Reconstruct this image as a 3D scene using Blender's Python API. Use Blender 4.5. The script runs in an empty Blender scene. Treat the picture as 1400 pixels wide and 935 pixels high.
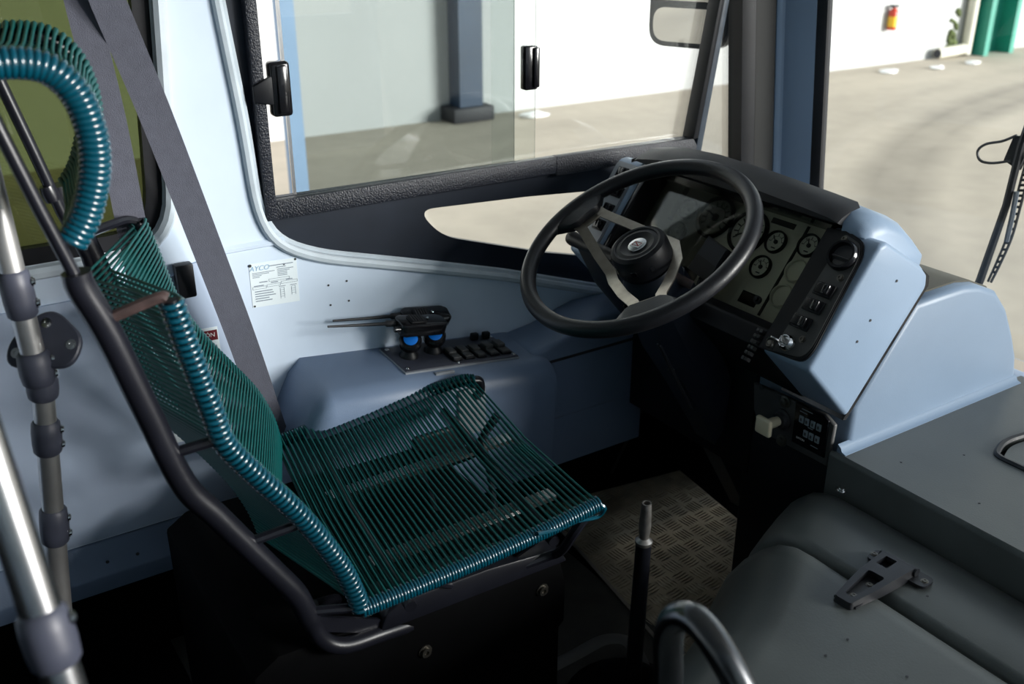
import bpy, bmesh, math, random
from mathutils import Vector, Matrix
random.seed(7)
C = bpy.context.scene.collection
S = bpy.context.scene
PI = math.pi

# ------------------------------------------------------------------ camera, world, light, exposure
CAM = Vector((1.77, 0.0, 1.40)); FPX = 1361.0; TH = math.radians(23.9); YAW = math.radians(56.9)
FH = Vector((-math.sin(YAW), math.cos(YAW), 0)); RT = Vector((math.cos(YAW), math.sin(YAW), 0)); UZ = Vector((0, 0, 1))
FW = FH*math.cos(TH) - UZ*math.sin(TH); UPV = FH*math.sin(TH) + UZ*math.cos(TH)
cd = bpy.data.cameras.new('camera'); cam = bpy.data.objects.new('camera', cd); C.objects.link(cam)
cd.sensor_width = 36.0; cd.lens = 36.0*FPX/1400.0; cd.clip_start = 0.02; cd.clip_end = 200
cam.matrix_world = Matrix.Translation(CAM) @ Matrix((RT, UPV, -FW)).transposed().to_4x4()
cd.dof.use_dof = True; cd.dof.focus_distance = 1.80; cd.dof.aperture_fstop = 4.5
S.camera = cam

w = bpy.data.worlds.new('sky'); S.world = w; w.use_nodes = True
bg = w.node_tree.nodes['Background']; bg.inputs[0].default_value = (0.80, 0.90, 1.0, 1); bg.inputs[1].default_value = 0.45

def sun(name, direction, strength, color, angle):
    l = bpy.data.lights.new(name, 'SUN'); l.energy = strength; l.color = color; l.angle = math.radians(angle)
    o = bpy.data.objects.new(name, l); C.objects.link(o)
    o.rotation_euler = Vector(direction).to_track_quat('-Z', 'Y').to_euler(); o.location = (6, 4, 6); return o
sun('hazy_sun', (-0.76, -0.60, -0.19), 5.3, (1.0, 0.97, 0.94), 24)

S.view_settings.view_transform = 'Standard'; S.view_settings.look = 'None'
S.view_settings.gamma = 1.0; S.view_settings.use_curve_mapping = False
S.view_settings.exposure = 0.92

# ------------------------------------------------------------------ pixel of the photograph -> point on a real plane
def ray(px, py): return FW + RT*((px-700)/FPX) - UPV*((py-467.5)/FPX)
def at(px, py, x=None, y=None, z=None):
    r = ray(px, py)
    t = (x-CAM.x)/r.x if x is not None else (y-CAM.y)/r.y if y is not None else (z-CAM.z)/r.z
    return CAM + r*t
def at_plane(px, py, p0, n):
    r = ray(px, py); return CAM + r*(((Vector(p0)-CAM).dot(n))/r.dot(n))

# ------------------------------------------------------------------ materials
def nodes(m): return m.node_tree.nodes, m.node_tree.links
def mat(name, col, rough=0.5, metal=0.0, var=0.0, vscale=6.0, bump=0.0, bscale=200.0, coat=0.0, spec=0.5, rvar=0.0, wear=None):
    m = bpy.data.materials.new(name); m.use_nodes = True; N, L = nodes(m)
    b = N['Principled BSDF']; b.inputs['Base Color'].default_value = (*col, 1); b.inputs['Roughness'].default_value = rough
    b.inputs['Metallic'].default_value = metal; b.inputs['Coat Weight'].default_value = coat; b.inputs['Specular IOR Level'].default_value = spec
    tc = N.new('ShaderNodeTexCoord')
    if var or rvar:
        n = N.new('ShaderNodeTexNoise'); n.inputs['Scale'].default_value = vscale; n.inputs['Detail'].default_value = 6
        L.new(tc.outputs['Object'], n.inputs['Vector'])
        if var:
            r = N.new('ShaderNodeMapRange'); r.inputs[1].default_value = .3; r.inputs[2].default_value = .7
            r.inputs[3].default_value = 1-var; r.inputs[4].default_value = 1+var; L.new(n.outputs['Fac'], r.inputs[0])
            mx = N.new('ShaderNodeVectorMath'); mx.operation = 'SCALE'; mx.inputs[0].default_value = col
            L.new(r.outputs[0], mx.inputs['Scale']); src = mx.outputs[0]
            if wear:
                wc, wsc, th = wear
                n2 = N.new('ShaderNodeTexNoise'); n2.inputs['Scale'].default_value = wsc; n2.inputs['Detail'].default_value = 8; n2.inputs['Roughness'].default_value = .7
                L.new(tc.outputs['Object'], n2.inputs['Vector'])
                r2 = N.new('ShaderNodeMapRange'); r2.inputs[1].default_value = th; r2.inputs[2].default_value = th+.06
                L.new(n2.outputs['Fac'], r2.inputs[0])
                m2 = N.new('ShaderNodeMix'); m2.data_type = 'RGBA'; L.new(r2.outputs[0], m2.inputs['Factor'])
                L.new(src, m2.inputs['A']); m2.inputs['B'].default_value = (*wc, 1); src = m2.outputs['Result']
            L.new(src, b.inputs['Base Color'])
        if rvar:
            r = N.new('ShaderNodeMapRange'); r.inputs[1].default_value = .3; r.inputs[2].default_value = .7
            r.inputs[3].default_value = max(0.02, rough-rvar); r.inputs[4].default_value = rough+rvar; L.new(n.outputs['Fac'], r.inputs[0]); L.new(r.outputs[0], b.inputs['Roughness'])
    if bump:
        n = N.new('ShaderNodeTexNoise'); n.inputs['Scale'].default_value = bscale; n.inputs['Detail'].default_value = 3
        L.new(tc.outputs['Object'], n.inputs['Vector'])
        bp = N.new('ShaderNodeBump'); bp.inputs['Strength'].default_value = bump; bp.inputs['Distance'].default_value = .002
        L.new(n.outputs['Fac'], bp.inputs['Height']); L.new(bp.outputs[0], b.inputs['Normal'])
    return m
def glass_mat(name, tint, refl=1.0):
    m = bpy.data.materials.new(name); m.use_nodes = True; N, L = nodes(m); N.remove(N['Principled BSDF'])
    t = N.new('ShaderNodeBsdfTransparent'); t.inputs[0].default_value = (*tint, 1)
    g = N.new('ShaderNodeBsdfGlossy'); g.inputs['Roughness'].default_value = .02
    fr = N.new('ShaderNodeFresnel'); fr.inputs['IOR'].default_value = 1.45
    ml = N.new('ShaderNodeMath'); ml.operation = 'MULTIPLY'; ml.inputs[1].default_value = refl; L.new(fr.outputs[0], ml.inputs[0])
    mx = N.new('ShaderNodeMixShader'); L.new(ml.outputs[0], mx.inputs[0]); L.new(t.outputs[0], mx.inputs[1]); L.new(g.outputs[0], mx.inputs[2])
    L.new(mx.outputs[0], N['Material Output'].inputs[0]); return m

M = {}
M['wall'] = mat('white_wall_paint', (.66, .765, .90), .32, var=.03, vscale=9, bump=.05, bscale=60, wear=((.45, .50, .56), 34, .76))
M['wall_shaded'] = mat('shaded_lower_wall', (.46, .55, .70), .38, var=.05, vscale=4, bump=.03, bscale=40)  # wall paint darkened, the shade low on the wall put into colour
M['trim'] = mat('silver_rubber_trim', (.55, .62, .68), .35, var=.08, vscale=20)
M['dash'] = mat('blue_grey_dash_plastic', (.255, .345, .47), .42, var=.04, vscale=7, bump=.10, bscale=420)
M['hump'] = mat('grey_blue_dash_plastic', (.195, .27, .375), .42, var=.05, vscale=5, bump=.10, bscale=420)
M['toptint'] = mat('dash_top_warm_light', (.105, .100, .080), .55, var=.12, vscale=8, spec=.2)  # warm light on the hump's upward side, put into colour
M['console'] = mat('slate_console_plastic', (.165, .225, .335), .42, var=.06, vscale=8, bump=.12, bscale=350)
M['cover'] = mat('worn_grey_cover', (.090, .100, .098), .40, var=.16, vscale=7, bump=.10, bscale=300, rvar=.07, wear=((.20, .20, .18), 60, .78))
M['black'] = mat('black_plastic', (.0050, .0056, .008), .45, spec=.3, var=.2, vscale=30, bump=.05, bscale=300)
M['gloss'] = mat('gloss_black', (.008, .008, .010), .16)
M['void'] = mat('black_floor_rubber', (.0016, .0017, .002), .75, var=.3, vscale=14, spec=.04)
M['rubber'] = mat('black_rubber', (.014, .015, .018), .55, var=.2, vscale=25)
M['frame'] = mat('dark_painted_panel', (.014, .019, .030), .42, spec=.3, var=.2, vscale=10)
M['textured'] = mat('pebbled_black_coat', (.013, .015, .023), .38, bump=1.0, bscale=300, spec=.5, var=.5, vscale=300)
M['post'] = mat('slate_post', (.05, .065, .085), .38, var=.2, vscale=30)
M['strip'] = mat('grey_pillar_strip', (.035, .035, .034), .6, spec=.2)
M['panel'] = mat('charcoal_panel', (.055, .055, .055), .48, bump=.06, bscale=500, var=.1, vscale=20)
M['ltpanel'] = mat('grey_panel', (.28, .30, .33), .45, bump=.06, bscale=500, var=.1, vscale=20)
M['cord'] = mat('teal_vinyl_cord', (.002, .085, .080), .25, coat=.3, var=.15, vscale=20)
M['coil'] = mat('teal_coil_sky_tint', (.001, .047, .074), .24, coat=.5)  # same cord as the span, sky reflection put into its bluer colour
M['span'] = mat('teal_vinyl_span', (.002, .074, .071), .42, spec=.16)
M['tube'] = mat('black_tube_paint', (.006, .0065, .010), .30, var=.2, vscale=15)
M['steel'] = mat('satin_steel', (.52, .52, .52), .26, metal=1, var=.06, vscale=40)
M['hoop'] = mat('dark_satin_steel', (.15, .155, .16), .24, metal=1, var=.1, vscale=30)
M['chrome'] = mat('chrome', (.75, .75, .75), .12, metal=1)
M['clamp'] = mat('grey_clamp', (.045, .050, .072), .48, var=.1, vscale=30)
M['alu'] = mat('brushed_spoke', (.36, .32, .265), .34, metal=1, var=.12, vscale=60)
M['wheel'] = mat('wheel_rubber', (.009, .0095, .012), .38, var=.2, vscale=30, bump=.12, bscale=240, spec=.4, wear=((.04, .038, .034), 120, .70))
M['belt'] = mat('grey_webbing', (.100, .104, .135), .75, var=.08, vscale=60, bump=.5, bscale=700)
M['dial'] = mat('dial_face', (.86, .88, .84), .5)
M['cluster'] = mat('cluster_face', (.72, .72, .66), .5, var=.22, vscale=8)
M['ink'] = mat('dark_ink', (.03, .03, .035), .6)
M['needle'] = mat('needle', (.10, .03, .02), .5)
M['paper'] = mat('label_paper', (.78, .86, .90), .45)
M['blueink'] = mat('pale_blue_ink', (.30, .48, .66), .6)
M['greyink'] = mat('grey_ink', (.22, .27, .33), .6)
M['red'] = mat('dark_red_print', (.13, .006, .012), .5)
M['white'] = mat('white_print', (.80, .80, .78), .5)
M['redink'] = mat('emblem_red', (.35, .04, .03), .4)
M['blue'] = mat('bright_blue_cap', (.01, .22, .85), .25)
M['cream'] = mat('cream_plastic', (.86, .76, .54), .35)
M['key'] = mat('grey_key', (.22, .27, .30), .5)
M['tread'] = mat('worn_tread_plate', (.40, .35, .26), .36, metal=.6, var=.3, vscale=9)
M['treadbar'] = mat('worn_tread_bars', (.55, .48, .36), .32, metal=.7, var=.2, vscale=9)
M['board'] = mat('dark_platform_board', (.022, .021, .017), .6, var=.35, vscale=22, wear=((.10, .10, .09), 90, .74))
M['edge'] = mat('aluminium_edge', (.30, .28, .25), .4, metal=.8)
M['brass'] = mat('worn_bolt', (.16, .15, .13), .35, metal=.9)
M['steel2'] = mat('dull_steel', (.50, .50, .49), .38, metal=.85, var=.06, vscale=40)
M['hinge'] = mat('dark_hinge', (.015, .016, .020), .40, var=.2, vscale=40, wear=((.20, .21, .24), 90, .74))
M['rust'] = mat('scuffed_bar', (.05, .032, .03), .5, var=.4, vscale=60)
M['levermetal'] = mat('bare_lever_metal', (.42, .40, .38), .32, metal=.9, var=.25, vscale=60)
M['glass'] = glass_mat('clear_glass', (.97, .985, .98), .55)
M['tint'] = glass_mat('grey_tinted_glass', (.62, .66, .655), 1.1)
M['tint2'] = glass_mat('faint_grey_glass', (.93, .95, .94), .8)
M['film'] = glass_mat('green_tinted_glass', (.28, .31, .20), .8)
M['cover_glass'] = glass_mat('smoked_cluster_glass', (.95, .95, .90), .9)
M['mirror'] = mat('mirror_silver', (.85, .86, .86), .03, metal=1)
M['mirrorblack'] = mat('mirror_housing', (.02, .022, .026), .4)
M['blanking'] = mat('headliner_grey', (.50, .52, .54), .8)
M['outpost'] = mat('blue_column_paint', (.02, .045, .09), .5, var=.15, vscale=2)
M['palepost'] = mat('pale_blue_post', (.26, .38, .56), .5, var=.1, vscale=2)
M['green'] = mat('teal_green_column', (.010, .22, .155), .5, var=.1, vscale=3)
M['pvc'] = mat('cream_pipe', (.62, .60, .50), .45, var=.08, vscale=3)
M['extred'] = mat('extinguisher_red', (.55, .05, .02), .35)
M['yellow'] = mat('yellow_label', (.80, .46, .02), .5)
M['litter'] = mat('white_litter', (.85, .86, .85), .6)
M['moss'] = mat('moss', (.10, .13, .04), .9, var=.4, vscale=8)

def ground_mat():
    m = bpy.data.materials.new('yard_concrete'); m.use_nodes = True; N, L = nodes(m); b = N['Principled BSDF']; b.inputs['Roughness'].default_value = .8
    tc = N.new('ShaderNodeTexCoord'); base = (.45, .395, .315)
    def noise(sc, det=6, vec=None):
        n = N.new('ShaderNodeTexNoise'); n.inputs['Scale'].default_value = sc; n.inputs['Detail'].default_value = det
        L.new(vec or tc.outputs['Object'], n.inputs['Vector']); return n.outputs['Fac']
    mp = N.new('ShaderNodeMapping'); mp.inputs['Scale'].default_value = (1, .35, 1); L.new(tc.outputs['Object'], mp.inputs[0])
    def rng(src, a, bb, c, d):
        r = N.new('ShaderNodeMapRange'); r.inputs[1].default_value = a; r.inputs[2].default_value = bb; r.inputs[3].default_value = c; r.inputs[4].default_value = d
        L.new(src, r.inputs[0]); return r.outputs[0]
    def mul(a, bb):
        k = N.new('ShaderNodeMath'); k.operation = 'MULTIPLY'; L.new(a, k.inputs[0]); L.new(bb, k.inputs[1]); return k.outputs[0]
    f = rng(noise(.9, 8, mp.outputs[0]), .3, .7, .84, 1.13)
    f = mul(f, rng(noise(4.5, 8), .35, .7, .95, 1.05))
    brk = rng(noise(1.6, 4), .35, .65, .65, 1.0)
    for (cx, cy, R, wd, dk) in ((7.69, 15.36, 13.90, .30, .42), (7.0, 14.81, 12.71, .30, .36), (7.9, 15.6, 14.9, .2, .10), (6.4, 14.2, 11.3, .2, .08)):
        d = N.new('ShaderNodeVectorMath'); d.operation = 'DISTANCE'; L.new(tc.outputs['Object'], d.inputs[0]); d.inputs[1].default_value = (cx, cy, 0)
        s = N.new('ShaderNodeMath'); s.operation = 'SUBTRACT'; L.new(d.outputs['Value'], s.inputs[0]); s.inputs[1].default_value = R
        a = N.new('ShaderNodeMath'); a.operation = 'ABSOLUTE'; L.new(s.outputs[0], a.inputs[0])
        q = mul(rng(a.outputs[0], 0, wd, dk, 0), brk)
        o = N.new('ShaderNodeMath'); o.operation = 'SUBTRACT'; o.inputs[0].default_value = 1; L.new(q, o.inputs[1]); f = mul(f, o.outputs[0])
    sc = N.new('ShaderNodeVectorMath'); sc.operation = 'SCALE'; sc.inputs[0].default_value = base; L.new(f, sc.inputs['Scale']); L.new(sc.outputs[0], b.inputs['Base Color'])
    return m
M['ground'] = ground_mat()
def yardwall_mat():
    m = mat('yard_wall_paint', (.46, .47, .46), .7, var=.05, vscale=.5)
    return m
M['yardwall'] = yardwall_mat()

# ------------------------------------------------------------------ mesh helpers
def V(*a): return Vector(a)
def finish(bm, smooth=True, ang=38):
    bmesh.ops.recalc_face_normals(bm, faces=bm.faces[:])
    me = bpy.data.meshes.new('m'); bm.to_mesh(me); bm.free()
    if smooth:
        me.polygons.foreach_set('use_smooth', [True]*len(me.polygons)); me.set_sharp_from_angle(angle=math.radians(ang))
    return me
def worldloc(o):
    l = Vector(o.location)
    while o.parent: o = o.parent; l = l + Vector(o.location)
    return l
def obj(name, bm, m, parent=None, smooth=True, ang=38, label=None):
    me = finish(bm, smooth, ang) if not isinstance(bm, bpy.types.Mesh) else bm
    me.name = name
    if len(me.materials): me.materials.clear()
    for k in (m if isinstance(m, (list, tuple)) else [m]): me.materials.append(k)
    o = bpy.data.objects.new(name, me); C.objects.link(o)
    if parent:
        o.parent = parent; me.transform(Matrix.Translation(-worldloc(parent)))
    else:
        n = len(me.vertices); cs = [v.co for v in me.vertices]
        c = Vector(((min(v.x for v in cs)+max(v.x for v in cs))/2, (min(v.y for v in cs)+max(v.y for v in cs))/2, min(v.z for v in cs)))
        me.transform(Matrix.Translation(-c)); o.location = c
    if label: o['label'] = label
    return o
def thing(name, loc, label, cat, group=None):
    o = bpy.data.objects.new(name, None); C.objects.link(o); o.location = loc; o.empty_display_size = .05
    o['label'] = label; o['category'] = cat
    if group: o['group'] = group
    return o
def tag(o, label, cat, group=None):
    o['label'] = label; o['category'] = cat
    if group: o['group'] = group
    return o
def struct(o): o['kind'] = 'structure'; return o
def structroot(name, loc):
    o = bpy.data.objects.new(name, None); C.objects.link(o); o.location = loc; o['kind'] = 'structure'; o.empty_display_size = .05; return o

def box(bm, lo, hi, bev=0, seg=2, F=None):
    """box between two corners in frame F (4x4) with bevelled edges"""
    lo, hi = Vector(lo), Vector(hi); c = (lo+hi)/2; d = hi-lo
    r = bmesh.ops.create_cube(bm, size=1, matrix=Matrix.Translation(c) @ Matrix.Diagonal((*d, 1)))
    vs = r['verts']
    if bev:
        es = list({e for v in vs for e in v.link_edges})
        g = bmesh.ops.bevel(bm, geom=es, offset=bev, segments=seg, affect='EDGES', profile=.5, clamp_overlap=True)
        vs = list({v for f in g['faces'] for v in f.verts} | {v for v in vs if v.is_valid})
        seen = set(vs); st = list(vs)
        while st:
            v = st.pop()
            for e in v.link_edges:
                o = e.other_vert(v)
                if o not in seen: seen.add(o); st.append(o)
        vs = list(seen)
    if F is not None: bmesh.ops.transform(bm, matrix=F, verts=vs)
    return bm
def frame(o, x, y, z): 
    m = Matrix((Vector(x), Vector(y), Vector(z))).transposed().to_4x4(); m.translation = Vector(o); return m
def smooth_path(pts, n=6, closed=False):
    pts = [Vector(p) for p in pts]; out = []; k = len(pts)
    for i in range(k if closed else k-1):
        p1, p2 = pts[i], pts[(i+1) % k]
        p0 = pts[i-1] if (i > 0 or closed) else p1*2-p2
        p3 = pts[(i+2) % k] if (i+2 < k or closed) else p2*2-p1
        for j in range(n):
            t = j/n
            out.append(.5*((2*p1)+(p2-p0)*t+(2*p0-5*p1+4*p2-p3)*t*t+(3*p1-p0-3*p2+p3)*t**3))
    if not closed: out.append(pts[-1])
    return out
def tube(bm, path, r, n=10, closed=False, cap=True, flat=None, upv=None):
    """sweep a circle (or flattened section) along a path; r may be a list"""
    path = [Vector(p) for p in path]; k = len(path); rings = []; prev = None
    for i, p in enumerate(path):
        a = path[i-1] if (i > 0 or closed) else p; b = path[(i+1) % k] if (i < k-1 or closed) else p
        t = (b-a).normalized()
        if upv is not None: nx = Vector(upv).cross(t).normalized()
        elif prev is None: nx = t.orthogonal().normalized()
        else: nx = (prev - t*prev.dot(t)).normalized()
        prev = nx; ny = t.cross(nx)
        rr = r[i] if isinstance(r, (list, tuple)) else r
        rx, ry = (rr, rr) if flat is None else (rr, rr*flat)
        rings.append([bm.verts.new(p + nx*(rx*math.cos(2*PI*j/n)) + ny*(ry*math.sin(2*PI*j/n))) for j in range(n)])
    m = k if closed else k-1
    for i in range(m):
        A, B = rings[i], rings[(i+1) % k]
        off = 0
        if closed and i == k-1:
            off = min(range(n), key=lambda s: (A[0].co-B[s].co).length)
        for j in range(n):
            bm.faces.new((A[j], A[(j+1) % n], B[(j+1+off) % n], B[(j+off) % n]))
    if cap and not closed:
        bm.faces.new(rings[0][::-1]); bm.faces.new(rings[-1])
    return bm
def lathe(bm, prof, F, n=24, cap=True):
    """revolve (radius, height) profile about the frame's z"""
    rings = []
    for r, h in prof: rings.append([bm.verts.new(F @ V(r*math.cos(2*PI*j/n), r*math.sin(2*PI*j/n), h)) for j in range(n)])
    for A, B in zip(rings, rings[1:]):
        for j in range(n): bm.faces.new((A[j], A[(j+1) % n], B[(j+1) % n], B[j]))
    if cap: bm.faces.new(rings[0][::-1]); bm.faces.new(rings[-1])
    return bm
def loft(bm, secs, closed_sec=True, cap=True):
    rings = [[bm.verts.new(Vector(p)) for p in s] for s in secs]; n = len(rings[0])
    for A, B in zip(rings, rings[1:]):
        for j in range(n if closed_sec else n-1): bm.faces.new((A[j], A[(j+1) % n], B[(j+1) % n], B[j]))
    if cap: bm.faces.new(rings[0][::-1]); bm.faces.new(rings[-1])
    return bm
def prism(bm, poly, a, b, axis, bev=0, seg=3, bang=25):
    """poly in the two other axes, extruded along axis from a to b. axis x -> poly=(y,z); y -> (x,z); z -> (x,y)"""
    def mk(p, t): return {'x': V(t, p[0], p[1]), 'y': V(p[0], t, p[1]), 'z': V(p[0], p[1], t)}[axis]
    A = [bm.verts.new(mk(p, a)) for p in poly]; B = [bm.verts.new(mk(p, b)) for p in poly]; n = len(poly)
    fs = [bm.faces.new(A[::-1]), bm.faces.new(B)]
    for j in range(n): fs.append(bm.faces.new((A[j], A[(j+1) % n], B[(j+1) % n], B[j])))
    bm.normal_update()
    if bev:
        bmesh.ops.recalc_face_normals(bm, faces=fs)
        es = [e for f in fs for e in f.edges]; es = [e for e in set(es) if len(e.link_faces) == 2 and e.calc_face_angle(0) > math.radians(bang)]
        bmesh.ops.bevel(bm, geom=es, offset=bev, segments=seg, affect='EDGES', profile=.5, clamp_overlap=True)
    return bm
def plate(bm, outer, holes, x0, x1, axis='x'):
    """a slab with holes, outlines in the two other axes"""
    def mk(p, t): return {'x': V(t, p[0], p[1]), 'y': V(p[0], t, p[1]), 'z': V(p[0], p[1], t)}[axis]
    for t in (x0, x1):
        es = []
        for lp in [outer]+holes:
            vs = [bm.verts.new(mk(p, t)) for p in lp]
            for i in range(len(vs)): es.append(bm.edges.new((vs[i], vs[(i+1) % len(vs)])))
        bmesh.ops.triangle_fill(bm, use_beauty=True, use_dissolve=False, edges=es)
    for lp in [outer]+holes:
        A = [bm.verts.new(mk(p, x0)) for p in lp]; B = [bm.verts.new(mk(p, x1)) for p in lp]
        for i in range(len(lp)): bm.faces.new((A[i], A[(i+1) % len(lp)], B[(i+1) % len(lp)], B[i]))
    bmesh.ops.remove_doubles(bm, verts=bm.verts[:], dist=1e-5)
    return bm
def round_poly(pts, r, seg=5):
    """round the corners of a 2D polygon; r may be a list"""
    out = []; n = len(pts)
    for i in range(n):
        p = Vector(pts[i]); a = Vector(pts[i-1]); b = Vector(pts[(i+1) % n]); rr = r[i] if isinstance(r, (list, tuple)) else r
        if rr <= 0: out.append(tuple(p)); continue
        da = (a-p); db = (b-p); ra = min(rr, da.length*.49); rb = min(rr, db.length*.49)
        p0 = p+da.normalized()*ra; p1 = p+db.normalized()*rb
        for k in range(seg+1):
            t = k/seg; q = p0*(1-t)**2 + p*2*t*(1-t) + p1*t*t; out.append(tuple(q))
    return out
def B(): return bmesh.new()
def textmesh(s, size, F, depth=.0004, align='CENTER'):
    cu = bpy.data.curves.new('t', 'FONT'); cu.body = s; cu.size = size; cu.extrude = depth; cu.align_x = align; cu.align_y = 'CENTER'
    o = bpy.data.objects.new('t', cu); C.objects.link(o)
    dg = bpy.context.evaluated_depsgraph_get(); dg.update()
    me = bpy.data.meshes.new_from_object(o.evaluated_get(dg)); bpy.data.objects.remove(o); bpy.data.curves.remove(cu)
    me.transform(F); return me
def screw(bm, p, n, r=.006, h=.004):
    n = Vector(n).normalized(); x = n.orthogonal().normalized(); F = frame(p, x, n.cross(x), n)
    return lathe(bm, [(r*1.45, 0), (r*1.45, h*.3), (r, h*.35), (r, h), (r*.5, h), (r*.45, h*.55)], F, 10)

# ================================================================== SETTING: the bus shell
win = [(.52, 1.72), (.552, 1.246), (.573, 1.032), (.582, .868), (.612, .800), (.69, .757), (.898, .698), (1.134, .629), (1.30, .572), (1.50, .505), (1.68, .50), (1.86, .62), (1.872, .78), (1.84, 1.19), (1.82, 1.72)]
win = round_poly(win, [.06, .05, .05, .06, .05, .06, .05, .05, .05, .08, .10, .10, .05, .05, .06], 4)
rwin = round_poly([(-1.2, 1.72), (-1.2, .825), (.425, .825), (.455, 1.25), (.46, 1.72)], [.05, .08, .11, 0, .06], 7)
struct(obj('wall_left', plate(B(), [(-3.2, .275), (2.02, .275), (2.02, .803), (2.02, 2.12), (-3.2, 2.12), (-3.2, .803)], [win, rwin], -.06, 0), M['wall'], ang=30))
# lower panel, slightly proud, shade put into its darker colour, dark joint under it
panel_low = plate(B(), [(-3.2, .281), (.615, .281), (.565, .44), (.525, .60), (.478, .797), (.44, .79), (.41, .775), (.37, .765), (-3.2, .765)], [], 0, .006)
struct(obj('trim_1', panel_low, M['wall_shaded'], ang=30))
b = B(); prism(b, [(0, .797), (.005, .800), (.006, .806), (0, .812)], .47, .63, 'y'); struct(obj('trim_2', b, M['wall']))
bb = structroot('baseboard_left', (0, 0, .18))
b = B(); prism(b, [(-.05, .18), (.034, .18), (.034, .215), (.010, .250), (.004, .274), (-.05, .274)], -3.2, 1.16, 'y', .003, 2); obj('rail', b, M['console'], bb)
b = B()
for px, py in ((147, 768), (188, 757), (258, 737)):
    p = at(px, py, x=.035); lathe(b, [(.0035, 0), (.0035, .001)], frame(p, (0, 1, 0), (0, 0, 1), (1, 0, 0)), 8)
obj('hole', b, M['ink'], bb)
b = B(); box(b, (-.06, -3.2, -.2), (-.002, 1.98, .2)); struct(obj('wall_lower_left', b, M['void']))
b = B()
for px, py in ((449, 390), (474, 384), (452, 417), (477, 411), (388, 361)):
    p = at(px, py, x=.0005); lathe(b, [(.0022, 0), (.0022, .0006)], frame(p, (0, 1, 0), (0, 0, 1), (1, 0, 0)), 8)
struct(obj('trim_3', b, M['ink']))

# trim moulding round both windows
w1 = structroot('window_1', (0, 1.2, .8))
def edge_loop(poly, x, off=0):
    return [V(x, p[0], p[1]) for p in poly]
b = B(); tube(b, edge_loop(win, .003), .0095, 8, closed=True); obj('seal', b, M['trim'], w1)
cen = Vector((1.2, 1.1))
def inset(poly, d):
    n = len(poly); out = []
    for i in range(n):
        a, p, c = Vector(poly[i-1]), Vector(poly[i]), Vector(poly[(i+1) % n])
        t = (c-a).normalized(); nn = Vector((t.y, -t.x))
        if nn.dot(cen-p) < 0: nn = -nn
        out.append(tuple(p+nn*d))
    return out
b = B(); tube(b, edge_loop(inset(win, .0125), -.006), .0055, 6, closed=True); obj('inner_seal', b, M['trim'], w1)
# black painted panel with three openings
inner = inset(win, .012)
openA = [(.624, 1.66), (.624, .885), (1.27, .879), (1.669, .876), (1.722, 1.19), (1.735, 1.40), (1.735, 1.66)]
openB = [(1.696, .838), (1.848, .782), (1.806, 1.19), (1.786, 1.42), (1.772, 1.42), (1.750, 1.19)]
openC = round_poly([(.93, .812), (1.20, .799), (1.56, .772), (1.56, .58), (1.254, .659), (.985, .745)], [.04, 0, .02, .02, 0, .045], 7)
obj('panel', plate(B(), inner, [openA, openB, openC], -.030, -.016), M['frame'], w1, ang=30)
# slider frame, proud of the panel, pebbled black
b = B(); box(b, (-.016, .600, .846), (.004, 1.27, .884), .003); obj('rail', b, M['textured'], w1)
b = B(); prism(b, [(1.27, .884), (1.27, .840), (1.70, .842), (1.675, .876)], -.016, .0035, 'x', .002, 2); obj('rail', b, M['textured'], w1)
b = B(); box(b, (-.016, .600, .85), (.006, .622, 1.70), .003); obj('jamb', b, M['textured'], w1)
b = B(); prism(b, [(1.668, .876), (1.684, .876), (1.752, 1.30), (1.80, 1.70), (1.784, 1.70), (1.736, 1.30)], -.028, .010, 'x', .002, 2); obj('post', b, M['black'], w1)
b = B(); prism(b, [(1.684, .842), (1.702, .836), (1.772, 1.30), (1.82, 1.70), (1.80, 1.70), (1.752, 1.30)], -.026, .004, 'x', .002, 2); obj('post', b, M['post'], w1)
# panes
def pane(name, poly, x, m, parent): return obj(name, plate(B(), poly, [], x-.002, x+.002), m, parent, smooth=False)
pane('pane', [(.668, .878), (1.172, .872), (1.172, 1.68), (.668, 1.68)], -.020, M['tint'], w1)
b = B(); box(b, (-.022, .665, .878), (-.017, .671, 1.68)); obj('pane_edge', b, M['steel'], w1)
pane('pane', [(1.174, .872), (1.226, .872), (1.226, 1.68), (1.174, 1.68)], -.020, M['tint2'], w1)
pane('pane', [(1.12, .868), (1.675, .868), (1.75, 1.30), (1.78, 1.68), (1.12, 1.68)], -.0265, M['glass'], w1)
pane('pane', [(1.69, .84), (1.852, .77), (1.81, 1.19), (1.77, 1.68)], -.026, M['glass'], w1)
pane('pane', [(.90, .83), (1.60, .79), (1.60, .55), (.95, .73)], -.0265, M['glass'], w1)
# latch on the left and pull on the right
b = B(); box(b, (-.012, .630, 1.040), (.016, .668, 1.138), .007, 3); box(b, (.012, .640, 1.046), (.022, .660, 1.132), .004, 2)
l = obj('latch', b, M['gloss'], w1)
b = B(); prism(b, [(.596, 1.070), (.596, 1.098), (.640, 1.118), (.640, 1.060)], .004, .014, 'x', .003, 2); obj('thumb_lever', b, M['black'], l)
b = B(); p = at(722, 92, x=-.01); box(b, (-.016, p.y-.017, p.z-.045), (.006, p.y+.015, p.z+.045), .004, 2); box(b, (.004, p.y+.002, p.z-.040), (.012, p.y+.016, p.z+.042), .003, 2); obj('pull_handle', b, M['gloss'], w1)

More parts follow.
